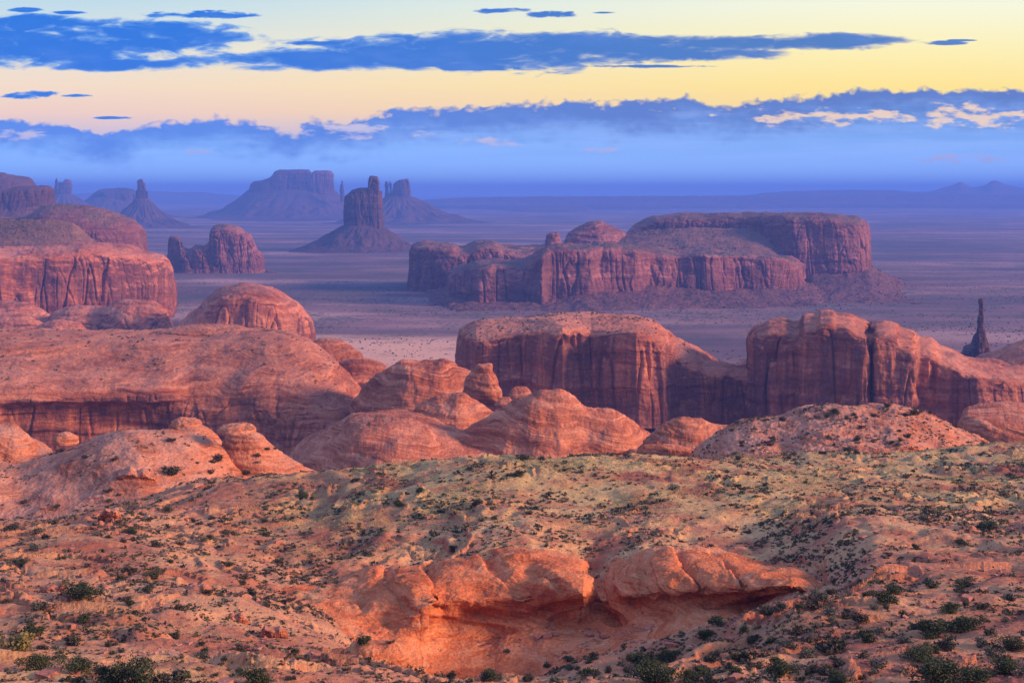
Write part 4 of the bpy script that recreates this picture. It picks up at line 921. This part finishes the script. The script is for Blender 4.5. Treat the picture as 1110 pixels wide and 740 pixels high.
def shrub(loc, r, kind, label, group, seed, hfac=1.0, stems=True):
    nm, fol, tw = KINDS[kind]
    q = random.Random(seed)
    e = empty(nm, loc, label, 'shrub', group)
    e.rotation_euler = (0, 0, q.uniform(0, 6.28)); e.scale = (r, r, r * hfac)
    def child(pool, name):
        o = bpy.data.objects.new(name, pool[q.randrange(len(pool))]); C.objects.link(o); o.parent = e
    if fol is PJ and r > 1.15: fol = PL
    if fol: child(fol, 'foliage')
    if stems or not fol: child(tw, 'branches')
    made.append((loc.x, loc.y, r))
J, D_, G, Yw, X_ = 'juniper', 'dark', 'sage', 'yellow', 'dead'
NAMED = [  # base pixel, width in px, kind, label
 (88,646,38,J,'largest dark bush on the bare left slope, alone in the middle of it'), (25,612,17,J,'tall narrow dark bush near the left edge below the slickrock hump'),
 (13,573,15,D_,'dark bush at the left edge at the foot of the slickrock hump'), (31,688,27,J,'dark round bush at the left edge above the yellow sandy patch'),
 (78,698,23,D_,'dark bush on the upper rim of the yellow sandy patch'), (43,726,38,J,'wide green bush at the bottom left on yellow sand, left of two'),
 (83,728,42,J,'wide green bush at the bottom left on yellow sand, right of two'), (120,744,44,J,'low bush cut by the bottom edge at the left, leftmost of three'), (150,743,50,J,'low bush cut by the bottom edge at the left, middle of three'), (182,744,40,D_,'low bush cut by the bottom edge at the left, rightmost of three'),
 (18,703,40,Yw,'yellow green mound of brush at the left edge'), (44,660,32,G,'pale straggly bush left of centre below the largest slope bush'),
 (137,651,15,D_,'round bush right of the largest bush on the left slope'), (165,627,24,J,'dark irregular bush in the middle of the left slope'),
 (170,592,15,D_,'rounded bush at the upper middle of the left slope below the red outcrop'), (140,620,20,D_,'flat dark bush left of the irregular bush on the left slope'),
 (143,578,17,J,'dark bush on the upper left slope beside a smaller one'), (248,613,14,D_,'single low dark bush right on the left slope near the rocky rim'),
 (182,553,11,J,'small round dark bush between the red outcrop and the grassy hill'), (328,540,17,J,'lone dark bush at the left shoulder of the grassy hill'),
 (186,514,24,D_,'wide low bush on the right flank of the slickrock hump'), (235,499,18,D_,'bush below the mushroom capped beehive rock'),
 (228,513,10,D_,'small upright bush just under the bush below the mushroom capped beehive rock'), (268,513,12,D_,'small bush at the skirt of the mushroom capped beehive rock'),
 (42,577,16,G,'grey bush at the foot of the slickrock hump near the left edge'), (37,596,20,G,'grey straggling bush above the tall narrow bush at the left'),
 (220,712,22,G,'grey bush on the red soil left of the orange canyon rim'), (274,742,36,J,'dark bush cut by the bottom edge left of the flat rock slab'),
 (391,697,19,J,'green bush standing on the flat overhanging rock slab'), (422,697,9,D_,'tiny bush at the right end of the flat rock slab'),
 (432,547,13,J,'round ball-like bush on the left part of the grassy hill'), (454,533,10,J,'round bush higher up than the ball-like bush on the grassy hill'),
 (385,522,10,J,'round bush at the far left end of the grassy crest'), (519,546,12,D_,'dark low bush in the middle of the grassy hill'),
 (563,516,16,J,'dark bush just below the crest in the centre of the grassy hill'), (551,516,9,D_,'small dark bush touching the left of the bush below the crest'),
 (568,498,16,J,'bush on the skyline crest below the pointed beehive dome'), (587,498,10,D_,'smaller bush on the crest right of the crest bush'),
 (492,597,13,J,'upright bush on the rim right above the alcove'), (490,734,13,J,'small bush at the bottom of the canyon mouth'),
 (530,737,26,J,'low bush in the canyon mouth at the bottom centre'), (573,737,16,D_,'small dark bush right of the canyon mouth bush at the bottom'),
 (617,716,13,J,'small bush on the near slope edge right of the canyon'), (593,722,12,D_,'tiny bush at the left tip of the near slope'),
 (549,706,11,G,'grey bush alone on the alcove floor'), (603,740,22,G,'grey bush cut by the bottom edge under the near slope tip'),
 (689,720,30,J,'leafy bush on the near slope left of centre right'), (725,716,28,J,'leafy bush just right of another on the near slope below the orange wall'),
 (644,733,18,D_,'twiggy bush near the bottom edge right of the canyon mouth'), (711,742,50,J,'large clump cut by the bottom edge on the near slope'),
 (1071,574,28,J,'flat-topped dark bush alone on the sandy right hillside'), (1042,589,15,J,'round bush below left of the flat-topped one on the right hillside'),
 (993,595,11,J,'small round bush in the middle of the right hillside'), (1004,564,18,G,'pale sage clump on the right hillside left of the flat-topped bush'),
 (956,652,32,J,'big dark bush beside the wash left of the pale ledge'), (1009,637,16,J,'round dark bush in front of the pale ledge at its middle'),
 (1046,636,20,J,'dark bush in front of the pale ledge near the right edge'), (1049,684,44,J,'darkest wide bush on the near right slope'),
 (1010,690,36,J,'green bush touching the left of the darkest wide bush'), (1096,650,16,D_,'bush at the right edge below the pale ledge'),
 (933,672,22,D_,'airy bush on the bare ground below the big bush by the wash'), (997,656,16,X_,'bare grey dead bush between the wash and the near right bushes'),
 (835,696,15,J,'upright bush in the middle of the near slope'), (806,685,12,J,'small dark bush upper left on the near slope'),
 (806,716,35,D_,'wide bush left of the middle of the near slope'), (846,730,36,J,'bush near the bottom edge in the middle of the near slope'),
 (911,742,30,J,'tall dark bush at the bottom edge right of middle'), (951,722,30,G,'pale green bush right of the tall dark bottom bush'),
 (905,706,42,D_,'broad olive bush in the middle of the near right slope'), (943,696,22,J,'small green bush above the pale green bush'),
 (980,697,26,G,'grey bush left of the green one beside the darkest wide bush'), (997,715,35,J,'leafy green bush below the grey one on the near right slope'),
 (1027,703,30,D_,'olive bush under the darkest wide bush'), (1098,704,30,J,'bush at the right edge on the near slope'),
 (1091,730,38,J,'dark bush at the right edge near the bottom'), (1017,742,60,J,'large leafy clump on the bottom edge right of middle'),
 (1054,742,40,J,'leafy clump on the bottom edge near the right corner'), (750,738,30,J,'bush on the bottom edge right of the large near slope clump'),
 (770,742,26,D_,'low bush on the bottom edge next to the large near slope clump'), (889,650,28,G,'strip of grey sage at the end of the orange wall'),
 (845,661,24,G,'grey sage at the foot of the right end of the orange wall'),
 (660,322,9,D_,None)]
sd_i = 0
for px, py, w, kd, lb in NAMED:
    if lb is None: continue
    loc, nr, ob = pick(min(px, 1108), min(py, 739.5))
    if loc is None: continue
    dist = loc.y; r = w * .5 * dist / F * 1.1
    if py > 740: loc = loc.copy(); loc.z -= (py - 740) * .3 * dist / F
    sd_i += 1
    shrub(loc - Vector((0, 0, .05 * r)), r, kd, lb, 'large bushes in the foreground' if w > 16 else 'small lone bushes in the foreground', sd_i, random.uniform(.7, .95))

# the rest of the countable bushes, by the ground they stand on
ZONES = [  # name, (px0,px1,py0,py1), count, px sizes, kinds, label, group
 ((0, 330, 575, 735), 62, (6, 15), 'DDJGD', 'small dark bush scattered over the red left foreground slope', 'small bushes on the left slope'),
 ((20, 330, 470, 575), 34, (5, 11), 'DDDG', 'small dark bush on the slickrock hump at the left', 'bushes on the left hump'),
 ((560, 1110, 640, 738), 88, (8, 22), 'JDDGDX', 'small bush on the near slope at the lower right', 'small bushes on the near slope'),
 ((780, 1090, 440, 500), 44, (5, 11), 'DDDGJ', 'small dark bush on the pink dome at the right', 'bushes on the right dome'),
 ((350, 1110, 500, 610), 30, (4, 9), 'DDG', 'small bush dotted over the grassy hill in the middle', 'small bushes on the grassy hill'),
]
Q = random.Random(77)
km = {'J': J, 'D': D_, 'G': G, 'X': X_}
for (x0, x1, y0, y1), n, (s0, s1), kk, lb, gp in ZONES:
    done = 0; tries = 0
    while done < n and tries < n * 30:
        tries += 1
        px, py = Q.uniform(x0, x1), Q.uniform(y0, y1)
        if 380 < px < 880 and py > 600 and py < 735 - max(0, (px - 560)) * .29: continue
        loc, nr, ob = pick(px, py)
        if loc is None or nr.z < .55 or loc.y > 640 or ob.startswith('alcove'): continue
        if fbm(loc.x / 14, loc.y / 14, 0.0, 2, 91) < Q.uniform(-.5, .12): continue
        r = Q.uniform(s0, s1) * .5 * loc.y / F * 1.2
        if any((loc.x - a) ** 2 + (loc.y - b) ** 2 < (.7 * (r + c)) ** 2 for a, b, c in made): continue
        sd_i += 1; done += 1
        shrub(loc - Vector((0, 0, .06 * r)), r, km[Q.choice(kk)], lb, gp, sd_i, Q.uniform(.7, 1.0), stems=False)

# uncounted low scrub, grass and stones: one mesh each
def sample_grid(P, n, r, dens=None, nzmin=.6):
    nu, nv = P.shape[:2]
    N = normals(P)
    du = np.diff(P, axis=0)[:, :-1]; dv = np.diff(P, axis=1)[:-1]
    ar = np.linalg.norm(np.cross(du, dv), axis=-1)
    ar = ar * (N[:-1, :-1, 2] > nzmin)
    c = (P[:-1, :-1] + P[1:, 1:]) / 2
    if dens is not None: ar = ar * dens(c)
    cdf = np.cumsum(ar.ravel()); k = np.searchsorted(cdf, r.random(n) * cdf[-1])
    i, j = np.unravel_index(np.minimum(k, ar.size - 1), ar.shape)
    a, b = r.random(n)[:, None], r.random(n)[:, None]
    return P[i, j] * (1-a)*(1-b) + P[i+1, j] * a*(1-b) + P[i, j+1] * (1-a)*b + P[i+1, j+1] * a*b
def clumps(pts, size, r, n=12, leaf=.42, flat=.7, var=10):
    K = len(pts); out = []
    T = []
    for v in range(var):
        d = r.normal(size=(n, 3)); d /= np.linalg.norm(d, axis=1, keepdims=True)
        c = d * (r.random(n)[:, None] ** .5) * .8; c[:, 2] = np.abs(c[:, 2]) * flat + .03
        a, b = rand_frame(r, n); sz = leaf * r.uniform(.6, 1.3, n)[:, None]
        T.append(np.stack([c - a*sz*.6 , c + a*sz*.6 - b*sz*.2, c + b*sz*.8], 1).reshape(-1, 3))
    T = np.array(T)[r.integers(0, var, K)]
    th = r.uniform(0, 6.28, K); cs, sn = np.cos(th), np.sin(th)
    X = T[..., 0] * cs[:, None] - T[..., 1] * sn[:, None]; Y = T[..., 0] * sn[:, None] + T[..., 1] * cs[:, None]
    V = np.stack([X, Y, T[..., 2]], -1) * size[:, None, None] + pts[:, None, :]
    V = V.reshape(-1, 3)
    return V
def tri_mesh(name, V): return raw_mesh(name, V, np.arange(len(V)).reshape(-1, 3), False)
r = np.random.default_rng(400)
patch = lambda c: np.clip(.10 + 2.0 * fbm(c[..., 0] / 15, c[..., 1] / 15, 0 * c[..., 0], 5, 92, .6), .06, 1.0)
inview = lambda c: ((np.abs(c[..., 0] / c[..., 1]) < .62) & (c[..., 1] > 95) & (c[..., 1] < 440)).astype(float)
p1 = sample_grid(HILL, 40000, r, lambda c: patch(c) * inview(c) * np.clip(230 / c[..., 1], .5, 2) * (1 - .45 * sstep(280, 330, c[..., 1])))
s1 = r.uniform(.16, .46, len(p1)) * (1 + 1.1 * (r.random(len(p1)) < .12)) * np.clip(p1[:, 1] / 230, .75, 1.4)
pd = [sample_grid(SURF['dome_right'], 1500, r, lambda c: np.clip(fbm(c[..., 0] / 12, c[..., 1] / 12, 0 * c[..., 0], 3, 93), 0, 1) + .05, .55),
      sample_grid(SURF['dome_left'], 700, r, lambda c: np.clip(fbm(c[..., 0] / 10, c[..., 1] / 10, 0 * c[..., 0], 3, 94) - .1, 0, 1) + .01, .55),
      sample_grid(SURF['terrace'], 420, r, lambda c: np.clip(fbm(c[..., 0] / 22, c[..., 1] / 22, 0 * c[..., 0], 3, 95) - .05, 0, 1), .85),
      sample_grid(SURF['cliff_mid'], 700, r, lambda c: np.clip(fbm(c[..., 0] / 22, c[..., 1] / 22, 0 * c[..., 0], 3, 96) + .2, 0, 1), .88)]
far_p, far_s = [], []
for P_, n_, lo, hi in ((SURF['brushy_slope'][0], 2600, 1.2, 2.6), (SURF['brushy_bench'][0], 2600, 1.6, 3.4), (SURF['talus_slope'][-2], 1800, 1.5, 3.2), (SURF['talus_slope'][-1], 1200, 1.5, 3.2)):
    far_p.append(sample_grid(P_, n_, r, lambda c: np.clip(.35 + fbm(c[..., 0] / 90, c[..., 1] / 90, 0 * c[..., 0], 3, 99), .05, 1), .5)); far_s.append(r.uniform(lo, hi, n_))
nf = 9000
fy = r.uniform(2080, 3700, nf); fx = r.uniform(-.36, .40, nf) * fy
kp = fbm(fx / 260, fy / 200, 0 * fx, 4, 88) > r.uniform(-.12, .4, nf)
fx, fy = fx[kp], fy[kp]
fz = 5.0 * fbm(fx / 900, fy / 900, 0 * fx, 4, 3) + 1.2 * fbm(fx / 120, fy / 120, 0 * fx, 4, 5) - 4
far_p.append(np.stack([fx, fy, fz], -1)); far_s.append(r.uniform(1.0, 2.7, len(fx)))
far_p = np.concatenate(far_p); far_s = np.concatenate(far_s)
p2 = np.concatenate(pd); s2 = r.uniform(.35, .95, len(p2)) * np.clip(p2[:, 1] / 520, .7, 2.0)
tag(link('low_scrub', tri_mesh('low_scrub', np.concatenate([clumps(p1, s1, r, 14, .55), clumps(p2, s2, r, 13, .55), clumps(far_p, far_s, r, 8, .8)])), M_scrub), kind='stuff')
gd = lambda c: inview(c) * np.clip(fbm(c[..., 0] / 20, c[..., 1] / 20, 0 * c[..., 0], 3, 97) + .15, .02, 1) * sstep(225, 310, c[..., 1]) * sstep(-75, -40, c[..., 0])
p3 = sample_grid(HILL, 54000, r, gd)
tag(link('dry_grass', tri_mesh('dry_grass', clumps(p3, r.uniform(.16, .36, len(p3)), r, 7, .5, 1.0)), M_grass), kind='stuff')
# stones: dented blocks
def stones(pts, size, r):
    cube = np.array([[x, y, z] for x in (-1, 1) for y in (-1, 1) for z in (-1, 1)], float) * (.5, .5, .34)
    fc = np.array([[0, 1, 3, 2], [4, 6, 7, 5], [0, 4, 5, 1], [2, 3, 7, 6], [0, 2, 6, 4], [1, 5, 7, 3]])
    K = len(pts)
    V = cube[None] * r.uniform(.6, 1.4, (K, 1, 3)) + r.normal(0, .13, (K, 8, 3))
    th = r.uniform(0, 6.28, K); cs, sn = np.cos(th)[:, None], np.sin(th)[:, None]
    V = np.stack([V[..., 0] * cs - V[..., 1] * sn, V[..., 0] * sn + V[..., 1] * cs, V[..., 2]], -1) * size[:, None, None] + pts[:, None]
    return raw_mesh('loose_stones', V.reshape(-1, 3), (fc[None] + 8 * np.arange(K)[:, None, None]).reshape(-1, 4), False)
p4 = sample_grid(HILL, 5600, r, lambda c: inview(c) * np.clip(.2 + fbm(c[..., 0] / 14, c[..., 1] / 14, 0 * c[..., 0], 3, 98), .02, 1) * np.clip(200 / c[..., 1], .3, 2))
s4 = r.uniform(.15, .5, len(p4)) * (1 + 1.5 * (r.random(len(p4)) < .05))
p5 = sample_grid(SURF['alcove'], 420, r, lambda c: (c[..., 2] < 182).astype(float) * np.clip(fbm(c[..., 0] / 6, c[..., 1] / 6, 0 * c[..., 0], 3, 101) + .1, .02, 1), .45)
p4 = np.concatenate([p4, p5]); s4 = np.concatenate([s4, r.uniform(.15, .45, len(p5)) * (1 + 1.6 * (r.random(len(p5)) < .08))])
tag(link('loose_stones', stones(p4, s4, r), M_stone), kind='stuff')
hz.hide_viewport = False
